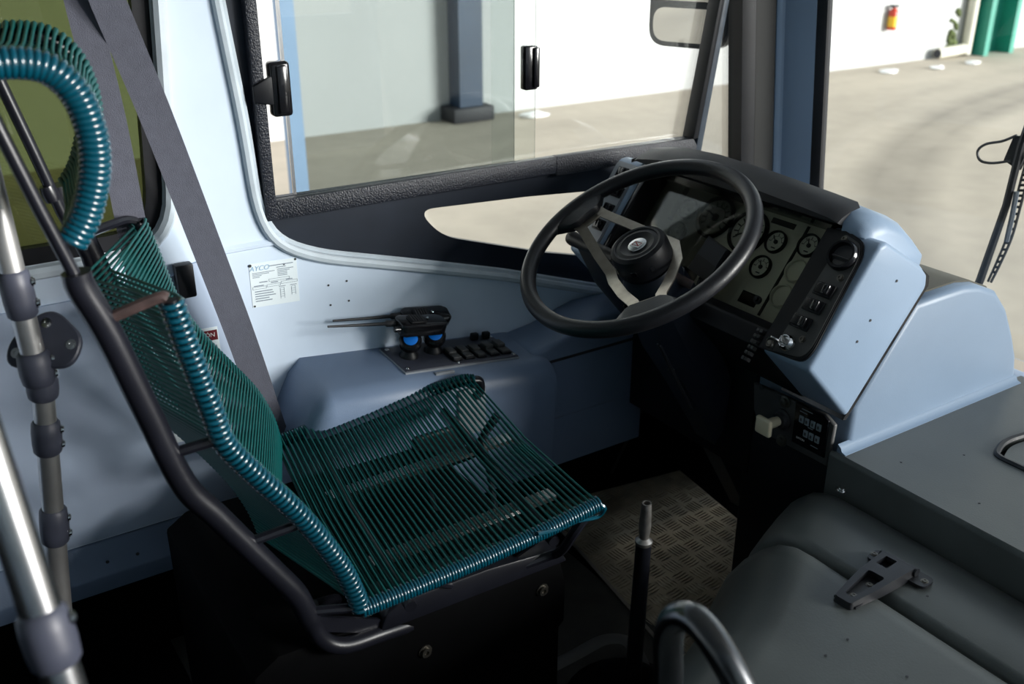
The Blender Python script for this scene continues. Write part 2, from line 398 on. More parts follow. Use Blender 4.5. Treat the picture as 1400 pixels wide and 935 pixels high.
# rear side window
w2 = structroot('window_2', (0, -.3, .82)); cen = Vector((-.2, 1.25))
b = B(); tube(b, edge_loop(rwin, .004), .012, 8, closed=True); obj('seal', b, M['trim'], w2)
b = B(); tube(b, edge_loop(inset(rwin, .006), -.004), .007, 6, closed=True); obj('inner_seal', b, M['trim'], w2)
obj('gasket', plate(B(), inset(rwin, .008), [inset(rwin, .040)], -.03, -.008), M['black'], w2)
pane('pane', inset(rwin, .03), -.024, M['film'], w2)

# front corner pillar: sheared plan profile
def shear(p, z): return V(p[0], p[1]-.115*(z-.73), z)
pil = structroot('trim_4', (.06, 1.95, .4))
def pillar_piece(name, prof, m):
    secs = [[shear(p, z) for p in prof] for z in (.40, .73, 1.0, 1.4, 2.12)]
    b = B(); loft(b, secs); obj(name, b, m, pil)
pillar_piece('seal', [(-.04, 1.848), (.006, 1.848), (.016, 1.882), (.012, 1.90), (-.04, 1.90)], M['black'])
pillar_piece('inner_strip', [(-.04, 1.884), (.016, 1.884), (.024, 1.940), (.020, 1.955), (-.04, 1.955)], M['strip'])
pillar_piece('pillar', [(-.05, 1.945), (.026, 1.943), (.034, 1.949), (.038, 1.958), (.052, 1.962), (.075, 1.975), (.102, 1.992), (.104, 2.03), (-.05, 2.05)], M['hump'])
pillar_piece('windscreen_seal', [(.094, 1.992), (.112, 1.998), (.122, 2.008), (.118, 2.03), (.094, 2.03)], M['black'])

# windscreen, gently curved and raked
w3 = structroot('window_3', (1.2, 2.05, .45))
b = B(); secs = []
for i in range(17):
    x = .11 + (2.36-.11)*i/16; bow = .07*(1-((x-1.235)/1.125)**2)
    secs.append([V(x, 2.012+bow-.115*(z-.73)+dy, z) for z, dy in ((.44, 0), (.9, 0), (1.4, 0), (2.1, 0), (2.1, .005), (1.4, .005), (.9, .005), (.44, .005))])
loft(b, secs); obj('pane', b, M['glass'], w3)
# front body below the glass, floor, roof, right side with its unseen openings cut down, back wall
b = B(); box(b, (-.06, 2.03, -.6), (2.46, 2.16, .40), .03); struct(obj('wall_front', b, M['hump']))
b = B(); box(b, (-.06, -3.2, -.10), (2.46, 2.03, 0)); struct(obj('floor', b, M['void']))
b = B(); box(b, (-.06, -3.2, 2.12), (2.46, 2.03, 2.20)); struct(obj('ceiling', b, M['blanking']))
unseen_doorhole = [(.95, .95), (1.93, .95), (1.84, 1.95), (.95, 1.95)]  # unseen door, closed below this sill to darken the cab
sw = round_poly([(-2.9, .92), (.75, .92), (.75, 1.75), (-2.9, 1.75)], .08)  # unseen windows, cut smaller to dim the fill light
struct(obj('wall_right', plate(B(), [(-3.2, -.3), (2.03, -.3), (2.03, 2.12), (-3.2, 2.12)], [unseen_doorhole, sw], 2.40, 2.46), M['wall']))
b = B(); box(b, (2.42, -2.95, .83), (2.424, .80, 1.87)); struct(obj('window_4', b, M['tint']))
struct(obj('wall_back', plate(B(), [(-.06, -.1), (2.46, -.1), (2.46, 2.12), (-.06, 2.12)], [], -3.26, -3.2, 'y'), M['blanking']))

# ================================================================== OUTSIDE: yard, wall, columns
b = B(); bmesh.ops.create_grid(b, x_segments=1, y_segments=1, size=60, matrix=Matrix.Translation((0, 0, -.95))); g = obj('ground', b, M['ground'], smooth=False); struct(g)
# keep the ground's own coordinates equal to the yard's
g.data.transform(Matrix.Translation(g.location+V(0, 0, .95))); g.location = (0, 0, -.95)
b = B(); box(b, (-8.9, -30, -.95), (-8.5, 50, 7.0)); struct(obj('wall_yard', b, M['yardwall']))
b = B(); prism(b, [(-8.5, 15.78), (-8.5, 16.62), (-8.18, 16.62), (-8.18, 16.50), (-8.44, 16.50), (-8.44, 15.90), (-8.18, 15.90), (-8.18, 15.78)], -.95, 7.0, 'z')
colroot = thing('steel_column', (-8.3, 16.2, -.95), 'teal green steel column against the white yard wall', 'column')
obj('profile', b, M['green'], colroot)
b = B()
for k, (yy, zz, r) in enumerate(((16.06, -.27, .05), (16.04, -.36, .045), (16.05, -.55, .04))):
    tube(b, [V(-8.436, yy+r*math.cos(a*PI/5), zz+r*1.3*math.sin(a*PI/5)) for a in range(7)], .012, 5)
obj('chalk_mark', b, M['litter'], colroot)
dp = thing('downpipe', (-8.4, 15.5, -.95), 'cream plastic downpipe with an elbow beside the green column', 'pipe')
b = B(); tube(b, smooth_path([(-8.40, 15.60, 7), (-8.40, 15.60, 2), (-8.40, 15.60, -.70), (-8.40, 15.57, -.80), (-8.40, 15.47, -.84), (-8.38, 14.82, -.86)], 6), .085, 14); obj('pipe', b, M['pvc'], dp)
b = B(); lathe(b, [(.07, 0), (.07, .006)], frame((-8.38, 14.816, -.86), (1, 0, 0), (0, 0, -1), (0, -1, 0)), 14); obj('open_end', b, M['ink'], dp)
b = B()
for k in range(26):
    y = 15.20+random.random()*.22; z = -.78+random.random()**2*.55; s = .03+.03*random.random()
    bmesh.ops.create_icosphere(b, subdivisions=1, radius=s, matrix=Matrix.Translation((-8.485, y, z)))
o = obj('moss', b, M['moss']); tag(o, 'strip of green moss on the wall behind the cream pipe', 'moss'); o['kind'] = 'stuff'
ex = thing('fire_extinguisher', (-8.42, 13.61, -.42), 'small red and yellow fire extinguisher hung on the white wall', 'fire extinguisher')
F = frame((-8.42, 13.62, -.42), (1, 0, 0), (0, 1, 0), (0, 0, 1))
b = B(); lathe(b, [(.06, 0), (.07, .02), (.07, .26), (.055, .30), (.025, .32), (.025, .35)], F, 14); obj('cylinder', b, M['extred'], ex)
b = B(); lathe(b, [(.072, .05), (.072, .20)], F, 14, cap=False); obj('sticker', b, M['yellow'], ex)
b = B(); box(b, (-8.46, 13.56, -.09), (-8.38, 13.68, -.05), .008); obj('valve', b, M['black'], ex)
co = thing('blue_column', (-8.3, 6.0, -.95), 'dark blue steel column seen through the tinted sliding pane', 'column')
b = B(); prism(b, [(-8.5, 5.82), (-8.5, 6.13), (-8.25, 6.13), (-8.25, 5.82)], -.95, 7.0, 'z'); obj('profile', b, M['outpost'], co)
b = B(); box(b, (-8.52, 5.70, -.95), (-8.18, 6.25, -.78), .02); obj('base', b, M['ink'], co)
b = B(); yy = at(403, 190, x=-4).y; box(b, (-4.05, yy-.045, -.95), (-3.95, yy+.045, 6)); tag(obj('blue_post', b, M['palepost']), 'slim blue post standing in the yard beside the left window jamb', 'post')
for i, (px, py, s, lab) in enumerate(((1215, 98, .16, 'white scrap of litter lying at the wall below the fire extinguisher'), (1280, 93, .13, 'pale scrap of litter lying left of the cream pipe'), (1331, 86, .14, 'white scrap of litter lying in front of the pipe elbow'), (730, 158, .20, 'white scrap of litter lying by the wall right of the blue column'))):
    p = at(px, py, z=-.94); b = B(); bmesh.ops.create_icosphere(b, subdivisions=2, radius=s, matrix=Matrix.Translation(p) @ Matrix.Diagonal((.7, 1, .18, 1)))
    for v in b.verts: v.co += V(random.uniform(-.03, .03), random.uniform(-.03, .03), random.uniform(0, .02))
    tag(obj('litter_scrap', b, M['litter']), lab, 'litter')

# door mirror outside the side window
mr = thing('door_mirror', (-.25, 1.86, 1.02), 'black door mirror with two panes outside the driver window', 'mirror')
mc = V(-.25, 1.862, 1.145); mx = V(.93, .37, 0).normalized(); mz = UZ; my = mx.cross(mz)   # my faces the rear
Fm = frame(mc, mx, mz, mx.cross(mz))
nrm = Vector(Fm.col[2][:3])
def mpoly(bm, pts, z0, z1, bev=0):
    A = [bm.verts.new(Fm @ V(p[0], p[1], z0)) for p in pts]; Bv = [bm.verts.new(Fm @ V(p[0], p[1], z1)) for p in pts]
    fs = [bm.faces.new(A[::-1]), bm.faces.new(Bv)]
    for j in range(len(pts)): fs.append(bm.faces.new((A[j], A[(j+1) % len(pts)], Bv[(j+1) % len(pts)], Bv[j])))
    if bev:
        bmesh.ops.recalc_face_normals(bm, faces=fs)
        bmesh.ops.bevel(bm, geom=list(fs[0].edges)+list(fs[1].edges), offset=bev, segments=2, affect='EDGES')
    return bm
b = B(); mpoly(b, round_poly([(-.115, .45), (-.115, -.10), (.115, -.10), (.115, .45)], .05, 6), -.05, 0, .008); obj('housing', b, M['mirrorblack'], mr)
b = B(); mpoly(b, round_poly([(-.098, .0), (-.098, -.086), (.098, -.086), (.098, .0)], [.035, .04, .04, .01], 6), 0, .003); obj('wide_mirror', b, M['mirror'], mr)
b = B(); mpoly(b, round_poly([(-.098, .43), (-.098, .018), (.098, .018), (.098, .43)], .012, 6), 0, .003); obj('flat_mirror', b, M['mirror'], mr)
b = B(); tube(b, [Fm @ V(0, .40, -.04), V(-.15, 2.05, 1.62), V(-.05, 2.06, 1.66)], .016, 8); obj('arm', b, M['mirrorblack'], mr)

# wiper outside the windscreen
wp = thing('windscreen_wiper', (.51, 2.16, .40), 'black windscreen wiper with ladder arm and hose loop at the right edge', 'wiper')
yw = 2.17
def aw(px, py): return at(px, py, y=yw)
b = B(); tube(b, [aw(1326, 415), aw(1340, 383), aw(1376, 280), aw(1396, 200), aw(1420, 130)], [.010, .010, .009, .009, .009], 8); obj('arm', b, M['black'], wp)
b = B(); tube(b, smooth_path([aw(1390, 185), aw(1370, 193), aw(1348, 197), aw(1337, 206), aw(1340, 219), aw(1356, 223), aw(1382, 220)], 6), .0032, 7); obj('hose', b, M['rubber'], wp)
b = B(); q = [aw(1372, 219), aw(1386, 186), aw(1400, 186), aw(1400, 216), aw(1392, 233)]
A = [b.verts.new(p) for p in q]; Bv = [b.verts.new(p+V(0, .012, 0)) for p in q]; b.faces.new(A[::-1]); b.faces.new(Bv)
for j in range(5): b.faces.new((A[j], A[(j+1) % 5], Bv[(j+1) % 5], Bv[j]))
obj('bracket', b, M['black'], wp)
lad = [aw(1348, 388), aw(1362, 360), aw(1377, 325), aw(1388, 285), aw(1396, 255), aw(1404, 225), aw(1416, 180)]
lad2 = [aw(1344, 387), aw(1356, 360), aw(1370, 325), aw(1380, 285), aw(1387, 255), aw(1395, 225), aw(1406, 180)]
b = B(); tube(b, smooth_path([p+V(0, .02, 0) for p in lad], 4), .0032, 6); tube(b, smooth_path([p+V(0, .02, 0) for p in lad2], 4), .0030, 6); obj('blade', b, M['rubber'], wp)
pa, pb = smooth_path(lad, 4), smooth_path(lad2, 4)
for k in range(2, 24, 1):
    b = B(); tube(b, [pa[k]+V(0, .02, 0), pb[k]+V(0, .02, 0)], .0034, 5); obj('rung', b, M['rubber'], wp)
b = B(); tube(b, [aw(1376, 330), aw(1384, 295), aw(1390, 262)], .006, 6); obj('link', b, M['post'], wp)

# ================================================================== SIDE CONSOLE under the window
def ctop(y): return .553-.12*(y-.643)           # the top falls gently towards the front
con = thing('side_console', (.09, .85, .22), 'slate grey moulded console along the wall under the driver window', 'console')
secs = []
for y, k in ((.520, 0), (.545, .30), (.580, .66), (.612, .90), (.640, 1), (.80, 1), (1.00, 1), (1.125, 1), (1.150, .985), (1.158, .95)):
    zt = .30+(ctop(max(y, .64))-.30)*k; wx = .172*(.55+.45*min(1, k*1.05)); 
    secs.append([V(-.004, y, .20), V(-.004, y, zt), V(wx*.45, y, zt-.004), V(wx*.80, y, zt-.010), V(wx*.93, y, zt-.018), V(wx, y, zt-.036), V(wx+.004, y, zt-.06), V(wx-.004, y, zt-.14), V(wx-.012, y, .20)])
b = B(); loft(b, secs); obj('body', b, M['console'], con, ang=50)
b = B(); box(b, (.158, .80, .33), (.176, .925, .40), .012, 3); obj('recess_lip', b, M['black'], con)
b = B(); box(b, (.160, .905, .37), (.181, .972, .478), .004); pl = obj('cover_plate', b, M['ltpanel'], con)
b = B(); screw(b, (.181, .955, .462), (1, 0, 0), .0045, .002); obj('screw', b, M['black'], pl)
# front wing of the console and the wall panel that carries on under the dash
b = B(); prism(b, [(1.12, .492), (1.20, .502), (1.26, .520), (1.32, .535), (1.50, .535), (1.50, .30), (1.12, .30)], -.004, .128, 'x', .014, 3); obj('wing', b, M['console'], con, ang=50)
b = B(); prism(b, [(1.162, .458), (1.45, .455), (1.45, .18), (1.162, .18)], .02, .126, 'x', .004, 2); obj('kick_panel', b, M['console'], con)
b = B(); box(b, (.08, 1.162, .455), (.1302, 1.45, .461)); obj('panel_joint', b, M['ink'], con)
b = B(); screw(b, (.127, 1.172, .435), (1, 0, 0), .004, .003); obj('screw', b, M['white'], con)

# switch plate on the console top
p00 = V(.012, .815, ctop(.815)+.000); slope = V(0, 1, -.12).normalized(); xin = V(1, 0, -.06).normalized(); nup = xin.cross(slope).normalized()
sp = thing('console_switch_plate', (.09, .95, .53), 'dark switch plate with two knob sockets and five rockers on the console', 'switch panel')
Fp = frame(V(.012, .812, ctop(.812)+.001), slope, -xin, nup)     # X forward, Y towards the wall
Fp = frame(V(.014, .812, ctop(.812)+.0005), xin, slope, nup)     # X into the cab, Y forward
b = B(); box(b, (0, 0, -.010), (.118, .275, .004), .002, 2, F=Fp)
obj('plate', b, M['clamp'], sp)
b = B(); box(b, (-.0015, -.0015, -.010), (.1195, .2765, .0015), .001, 1, F=Fp); obj('plate_edge', b, M['ltpanel'], sp)
for (x, y) in ((.012, .010), (.106, .010), (.108, .268), (.012, .268), (.110, .127)):
    b = B(); q = Fp @ V(x, y, .004); screw(b, q, nup, .0035, .002); obj('screw', b, M['chrome'], sp)
b = B(); box(b, (.128, .060, -.012), (.136, .105, -.001), .001, 1, F=Fp); obj('maker_tag', b, M['ltpanel'], sp)
for k, y in enumerate((.118, .148, .178, .210, .240)):
    b = B(); box(b, (.050, y, .004), (.106, y+.024, .010), .002, 2, F=Fp); r = obj('rocker_switch', b, M['black'], sp)
    b = B(); box(b, (.054, y+.002, .008), (.082, y+.022, .019 if k > 2 else .016), .003, 2, F=Fp)
    box(b, (.080, y+.002, .008), (.102, y+.022, .012), .002, 2, F=Fp); obj('paddle', b, M['panel'], r)
    if k > 2:
        b = B(); box(b, (.010, y+.003, .004), (.022, y+.021, .020), .003, 2, F=Fp); obj('switch_guard', b, M['black'], r)
for k, (px, py) in enumerate(((559, 487), (592, 480))):
    q = Fp.inverted() @ at_plane(px, py, Fp.translation+nup*.004, nup); Fk = Fp @ Matrix.Translation((q.x, q.y, .004))
    t = thing('air_knob', Fk.translation, ('round black knob with blue cap nearer the seat on the console plate', 'round black knob with blue cap next to the rocker switches')[k], 'knob', None)
    b = B(); lathe(b, [(.020, 0), (.0195, .006), (.0145, .012), (.0140, .020), (.0155, .030)], Fk, 20); obj('stem', b, M['black'], t)
    Ft = Fk @ Matrix.Translation((.0, 0, .030)) @ Matrix.Rotation(math.radians(34), 4, 'Y') @ Matrix.Rotation(math.radians(18), 4, 'X')
    b = B(); lathe(b, [(.020, -.008), (.0235, 0), (.0235, .014), (.020, .018)], Ft, 22); obj('cap', b, M['gloss'], t)
    b = B(); lathe(b, [(.0145, .016), (.0150, .0195), (.012, .021), (.004, .0215)], Ft, 20); obj('blue_disc', b, M['blue'], t)

# two hand-held radios resting on the knobs against the wall
def radio(name, F, lab):
    t = thing(name, F.translation, lab, 'radio', 'handheld radios')
    b = B(); prism(b, [(0, -.021), (.012, -.026), (.098, -.024), (.112, -.016), (.112, .014), (.098, .022), (.012, .024), (0, .018)], -.014, .014, 'z', .005, 2); bmesh.ops.transform(b, matrix=F, verts=b.verts[:]); obj('body', b, M['gloss'], t)
    b = B(); box(b, (.022, -.016, .013), (.060, .012, .019), .003, 2, F=F); g2 = obj('grille', b, M['black'], t)
    for k in range(5):
        b = B(); box(b, (.026+.006*k, -.013, .0185), (.029+.006*k, .010, .0205), F=F); obj('grille_bar', b, M['ink'], g2)
    b = B(); lathe(b, [(.006, 0), (.006, .012), (.004, .013)], F @ Matrix.Translation((0, -.012, 0)) @ Matrix.Rotation(-PI/2, 4, 'Y'), 10); obj('dial_knob', b, M['gloss'], t)
    b = B(); lathe(b, [(.002, 0), (.0035, .002), (.002, .0035)], F @ Matrix.Translation((.070, .002, .014)), 8); obj('stud', b, M['chrome'], t)
    b = B(); tube(b, [F @ V(0, .012, 0), F @ V(-.018, .012, 0), F @ V(-.022, .012, 0), F @ V(-.085, .012, 0), F @ V(-.150, .013, 0)], [.0075, .0070, .0040, .0032, .0024], 8); obj('antenna', b, M['rubber'], t)
    return t
def radioframe(pa, pb, upn):
    X = (pb-pa).normalized(); Zv = (Vector(upn)-X*Vector(upn).dot(X)).normalized(); return frame(pa, X, Zv.cross(X), Zv)
radio('handheld_radio', radioframe(at(543, 446, x=.066), at(612, 442, x=.062), (.22, -.02, .97)), 'front one of two black handheld radios, its antenna pointing left, above the blue knobs')
radio('handheld_radio', radioframe(at(549, 437, x=.028), at(606, 432, x=.028), (.45, .0, .88)), 'rear one of two black handheld radios, lying against the white wall')

# label on the wall
lab = thing('wall_label', (0, .604, .675), 'white printed certificate label riveted to the wall above the console', 'label')
pA, pB_, pC, pD = (at(*q, x=.0008) for q in ((340, 362), (405, 352), (410, 411), (346, 421)))
b = B(); fr = [b.verts.new(p) for p in (pA, pB_, pC, pD)]; bk = [b.verts.new(p-V(.0008, 0, 0)) for p in (pA, pB_, pC, pD)]
b.faces.new(fr); b.faces.new(bk[::-1])
for j in range(4): b.faces.new((fr[j], fr[(j+1) % 4], bk[(j+1) % 4], bk[j]))
obj('sheet', b, M['paper'], lab, smooth=False)
def lp(u, v, o=.0004): # u right 0..1, v down 0..1
    return pA*(1-u)*(1-v)+pB_*u*(1-v)+pC*u*v+pD*(1-u)*v+V(o, 0, 0)
def lbar(bm, u0, v0, u1, v1):
    q = [lp(u0, v0), lp(u1, v0), lp(u1, v1), lp(u0, v1)]; bm.faces.new([bm.verts.new(p) for p in q])
b = B()
lbar(b, .40, .085, .92, .105); lbar(b, .56, .14, .76, .158)
for k in range(4): lbar(b, .05, .205+.034*k, (.52, .40, .24, .20)[k], .220+.034*k)
for k in range(5): lbar(b, .58, .19+.036*k, (.92, .84, .78, .78, .78)[k], .206+.036*k)
for (u0, v0, u1, v1) in ((.38, .39, .82, .44), (.03, .53, .32, .58), (.33, .51, .62, .56), (.63, .48, .985, .53)):
    lbar(b, u0, v0, u1, v0+.008); lbar(b, u0, v1, u1, v1+.008); lbar(b, u0, v0, u0+.008, v1); lbar(b, u1-.008, v0, u1, v1+.008)
for (u0, v, u1) in ((.18, .425, .35), (.06, .50, .27), (.42, .465, .57), (.74, .445, .88)): lbar(b, u0, v, u1, v+.022)
for k in range(5): lbar(b, .07, .63+.055*k, (.44, .46, .50, .36, .42)[k], .652+.055*k)
for u in (.60, .84):
    lbar(b, u-.02, .585, u+.12, .60)
    for k in range(5 if u < .7 else 4):
        v = .625+.05*k; lbar(b, u, v, u+.09, v+.007); lbar(b, u, v, u+.008, v+.05); lbar(b, u+.082, v, u+.09, v+.05)
obj('print', b, M['greyink'], lab, smooth=False)
tx = (pB_-pA).normalized(); ty = -(pD-pA).normalized(); Fl = frame(lp(.215, .115, .0006), tx, ty, V(1, 0, 0))
obj('logo', textmesh('AYCO', .014, Fl @ Matrix(((1, .25, 0, 0), (0, 1, 0, 0), (0, 0, 1, 0), (0, 0, 0, 1))), .0001), M['blueink'], lab, smooth=False)
b = B(); screw(b, lp(.02, .03), (1, 0, 0), .0022, .0015); screw(b, lp(.975, .03), (1, 0, 0), .0016, .0012); screw(b, lp(.04, .97), (1, 0, 0), .0014, .001); obj('rivet', b, M['ink'], lab)

# warning sticker half hidden behind the seat
pz = .006
sA, sB, sC, sD = at(232, 458, x=pz+.001), at(297, 446, x=pz+.001), at(318, 590, x=pz+.001), at(238, 606, x=pz+.001)
st = thing('warning_sticker', ((sA+sC)/2), 'white warning sticker with dark red heading on the wall behind the seat', 'sticker')
def quad(name, q, m, par, th=.0008):
    b = B(); f = [b.verts.new(p) for p in q]; k = [b.verts.new(p-V(th, 0, 0)) for p in q]; b.faces.new(f); b.faces.new(k[::-1])
    for j in range(4): b.faces.new((f[j], f[(j+1) % 4], k[(j+1) % 4], k[j]))
    return obj(name, b, m, par, smooth=False)
quad('sheet', (sA, sB, sC, sD), M['paper'], st)
def sl(u, v, o=.0006): return sA*(1-u)*(1-v)+sB*u*(1-v)+sC*u*v+sD*(1-u)*v+V(o, 0, 0)
quad('heading_band', (sl(.02, .025), sl(.98, .025), sl(.98, .115), sl(.02, .115)), M['red'], st, .0004)
Ft = frame(sl(.5, .068, .0009), (sB-sA).normalized(), -(sD-sA).normalized(), V(1, 0, 0))
obj('heading', textmesh('PRECAUCIÓN', .0125, Ft, .0001), M['white'], st, smooth=False)
b = B()
for k in range(14):
    v = .16+.055*k; q = [sl(.06, v), sl(.94 if k % 4 < 3 else .6, v), sl(.94 if k % 4 < 3 else .6, v+.014), sl(.06, v+.014)]; b.faces.new([b.verts.new(p) for p in q])
obj('print', b, M['greyink'], st, smooth=False)

# seat belts: two straps hanging from above
sb = thing('seat_belt', (.09, .45, .40), 'grey webbing seat belt in two straps hanging between window and seat', 'seat belt')
def strap(pts, wdir, width, name):
    pts = smooth_path(pts, 8); b = B(); hw = width/2; secs = []
    for i, p in enumerate(pts):
        t = (pts[min(i+1, len(pts)-1)]-pts[max(i-1, 0)]).normalized(); n = t.cross(Vector(wdir)).normalized(); wv = n.cross(t).normalized()
        secs.append([p-wv*hw-n*.0007, p+wv*hw-n*.0007, p+wv*hw+n*.0007, p-wv*hw+n*.0007])
    loft(b, secs); return obj(name, b, M['belt'], sb, ang=20)
strap([at(98, -60, x=.10), at(110, 0, x=.10), at(150, 160, x=.11), at(178, 300, x=.12), at(196, 390, x=.12), at(215, 470, x=.11)], (.3, 1, 0), .047, 'strap')
strap([at(126, -60, x=.13), at(147, 0, x=.125), at(214, 160, x=.10), at(276, 320, x=.085), at(333, 470, x=.07), at(375, 592, x=.062), at(402, 660, x=.060)], (.25, 1, .1), .052, 'strap')
b = B(); box(b, (.004, .415, .735), (.026, .448, .80), .004); bk = obj('anchor_cover', b, M['black'], sb)

# ================================================================== DASHBOARD
FO = V(0, 1.41, .853); FVv = V(0, .587, .81).normalized(); FN = V(0, -.81, .587).normalized()
Ff = frame(FO, (1, 0, 0), FVv, FN)
def fuv(px, py, n=0):
    q = Ff.inverted() @ at_plane(px, py, FO+FN*n, FN); return q.x, q.y
def fw(v, n=0): q = Ff @ V(0, v, n); return (q.y, q.z)
dash = thing('dashboard', (.38, 1.6, .0), 'blue grey moulded dashboard with black brow, pods and hump behind the steering wheel', 'dashboard')
b = B(); prism(b, [fw(-.238), fw(-.02), fw(.008), (1.434, .864), (1.546, .798), (1.568, .778), (1.572, .752), (1.395, .532)], .642, .754, 'x', .010, 3, 20); obj('switch_pod', b, M['dash'], dash, ang=50)
b = B(); prism(b, [fw(-.215), fw(.0), fw(.018), (1.445, .870), (1.56, .80), (1.57, .74), (1.40, .55)], .030, .128, 'x', .012, 3, 20); obj('switch_pod', b, M['dash'], dash, ang=50)
# hood with a rounded end, black brow in front of it
b = B(); secs = []
for x, c, k in ((.085, -.012, .82), (.11, .000, .95), (.16, .010, 1), (.30, .016, 1), (.45, .012, 1), (.60, .004, 1), (.672, -.001, 1), (.700, -.006, .97), (.716, -.014, .90), (.722, -.024, .82)):
    y0, z0 = 1.50, .80
    pr_ = [(1.425, .80), (1.412, .866), (1.414, .884+c)] if x > .64 else [(1.53, .80), (1.505, .868), (1.440, .886+c)]
    pr_ += [(1.432, .898+c), (1.47, .900+c), (1.53, .876+c), (1.58, .836+c), (1.605, .80), (1.60, .76), (1.50, .74)]
    secs.append([V(x, y0+(p[0]-y0)*k, z0+(p[1]-z0)*k) for p in pr_])
loft(b, secs); obj('hood', b, M['dash'], dash, ang=50)
b = B(); secs = []
for x, c, k in ((.105, -.014, .8), (.13, .000, 1), (.20, .012, 1), (.30, .017, 1), (.45, .013, 1), (.60, .005, 1), (.655, .001, 1), (.672, -.004, .8)):
    y0, z0 = 1.42, .875
    pr_ = [(1.478, .852), (1.400, .880), (1.393, .884), (1.393, .888+c), (1.406, .897+c), (1.430, .906+c), (1.468, .905+c), (1.475, .88)]
    secs.append([V(x, y0+(p[0]-y0)*k, z0+(p[1]-z0)*k) for p in pr_])
loft(b, secs); obj('brow', b, M['rubber'], dash, ang=50)
# black recess round the cluster
b = B(); box(b, (.6395, -.235, -.075), (.645, .030, -.004), .001, 1, F=Ff); box(b, (.622, -.235, -.080), (.642, .034, -.046), F=Ff); box(b, (.124, -.215, -.075), (.142, .020, -.006), .003, 2, F=Ff)
box(b, (.124, .024, -.078), (.644, .040, -.020), F=Ff); obj('bezel', b, M['gloss'], dash)
b = B(); prism(b, [fw(-.180, -.075), fw(-.180, -.044), fw(-.200, -.004), fw(-.238, 0), (1.385, .535), (1.42, .55)], .126, .644, 'x', .006, 2); obj('lower_fascia', b, M['black'], dash)
b = B(); prism(b, [(1.420, .30), (1.420, .545), (1.56, .722), (1.705, .724), (1.755, .716), (1.82, .69), (1.872, .64), (1.915, .575), (1.945, .52), (1.968, .44), (1.972, .30)], .0, .748, 'x', .014, 3, 60); obj('hump', b, M['hump'], dash, ang=50)
b = B(); box(b, (.129, 1.408, .29), (.52, 1.419, .56), .003); obj('footwell_shade', b, M['black'], dash)  # black sheet added for the footwell's shade over the hump front
b = B(); box(b, (.500, 1.412, .0), (.735, 1.97, .42), .008); obj('lower_column', b, M['black'], dash)
b = B()
for px, py, X in ((1190, 438, .7545), (1172, 467, .7545), (1226, 384, .7545), ):
    p = at(px, py, x=X); lathe(b, [(.0026, 0), (.0026, .0008)], frame(p, (0, 1, 0), (0, 0, 1), (1, 0, 0)), 8)
obj('screw_hole', b, M['ink'], dash)

b = B(); prism(b, [(1.552, .790), (1.577, .772), (1.579, .752), (1.399, .526), (1.390, .528)], .60, .7505, 'x'); obj('pod_gap_shade', b, M['gloss'], dash)  # black strip painting the shadow line between pod and hump
b = B(); prism(b, [(1.592, .7235), (1.592, .7262), (1.704, .7270), (1.756, .7192), (1.82, .6932), (1.868, .648), (1.862, .648), (1.80, .69), (1.74, .716)], .05, .722, 'x', .001, 1); obj('top_light_sheet', b, M['toptint'], dash)  # added sheet, its olive colour paints the light on the hump's top
# instrument cluster
cl = thing('instrument_cluster', Ff @ V(.38, -.07, -.075), 'wide gauge cluster with white round dials behind smoked glass', 'instrument cluster')
b = B(); box(b, (.136, -.182, -.078), (.624, .034, -.066), F=Ff)
obj('face_plate', b, M['cluster'], cl)
b = B(); box(b, (.138, -.181, -.0465), (.622, .032, -.0450), F=Ff); obj('cover_glass', b, M['cover_glass'], cl)
b = B()
for (u0, v0, u1, v1) in ((.300, .008, .345, .022), (.315, -.165, .360, -.142), (.485, -.165, .53, -.140), (.20, -.06, .215, .02), (.545, -.175, .552, .02), (.46, .004, .52, .016)):
    box(b, (u0, v0, -.066), (u1, v1, -.0645), .0005, 1, F=Ff)
obj('warning_window', b, M['black'], cl)
def gauge(px, py, r, a0, a1, ang, blank=False):
    u, v = fuv(px, py, -.064); G = Ff @ Matrix.Translation((u, v, -.066))
    b = B(); lathe(b, [(r*1.18, 0), (r*1.18, .006), (r*1.10, .009), (r*1.02, .008), (r*1.02, .001)], G, 28); g_ = obj('gauge', b, M['black'] if not blank else M['cluster'], cl)
    if blank:
        b = B(); lathe(b, [(r*1.0, 0), (r*1.0, .0015)], G, 24); obj('blank_disc', b, M['cluster'], g_); return
    b = B(); lathe(b, [(r, .0), (r, .0022)], G, 28); obj('dial', b, M['dial'], g_)
    b = B(); nt = 11 if r > .03 else 5
    for k in range(nt):
        a = math.radians(a0+(a1-a0)*k/(nt-1)); R_ = G @ Matrix.Rotation(a, 4, 'Z'); box(b, (r*.62, -r*.035, .0021), (r*.88, r*.035, .0027), F=R_)
    arc = [G @ V(r*.60*math.cos(math.radians(a0+(a1-a0)*k/20)), r*.60*math.sin(math.radians(a0+(a1-a0)*k/20)), .0023) for k in range(21)]
    tube(b, arc, r*.022, 4); box(b, (-r*.25, -r*.66, .0021), (r*.25, -r*.54, .0026), F=G); obj('scale', b, M['ink'], g_)
    b = B(); R_ = G @ Matrix.Rotation(math.radians(ang), 4, 'Z'); box(b, (-r*.2, -r*.04, .003), (r*.72, r*.04, .0042), F=R_); lathe(b, [(r*.22, .0022), (r*.20, .0052), (r*.1, .006)], G, 12); obj('needle', b, M['ink'], g_)
gauge(978, 297, .040, 215, -35, 160)
gauge(1023, 317, .040, 215, -35, 212)
for (px, py, an) in ((942, 286, 140), (926, 317, 100), (1061, 331, 140), (1040, 365, 120), (1106, 336, 120)): gauge(px, py, .0205, 180, 10, an)
for (px, py) in ((1089, 371), (1069, 405)): gauge(px, py, .0205, 0, 0, 0, True)
u, v = fuv(1037, 411, -.045)
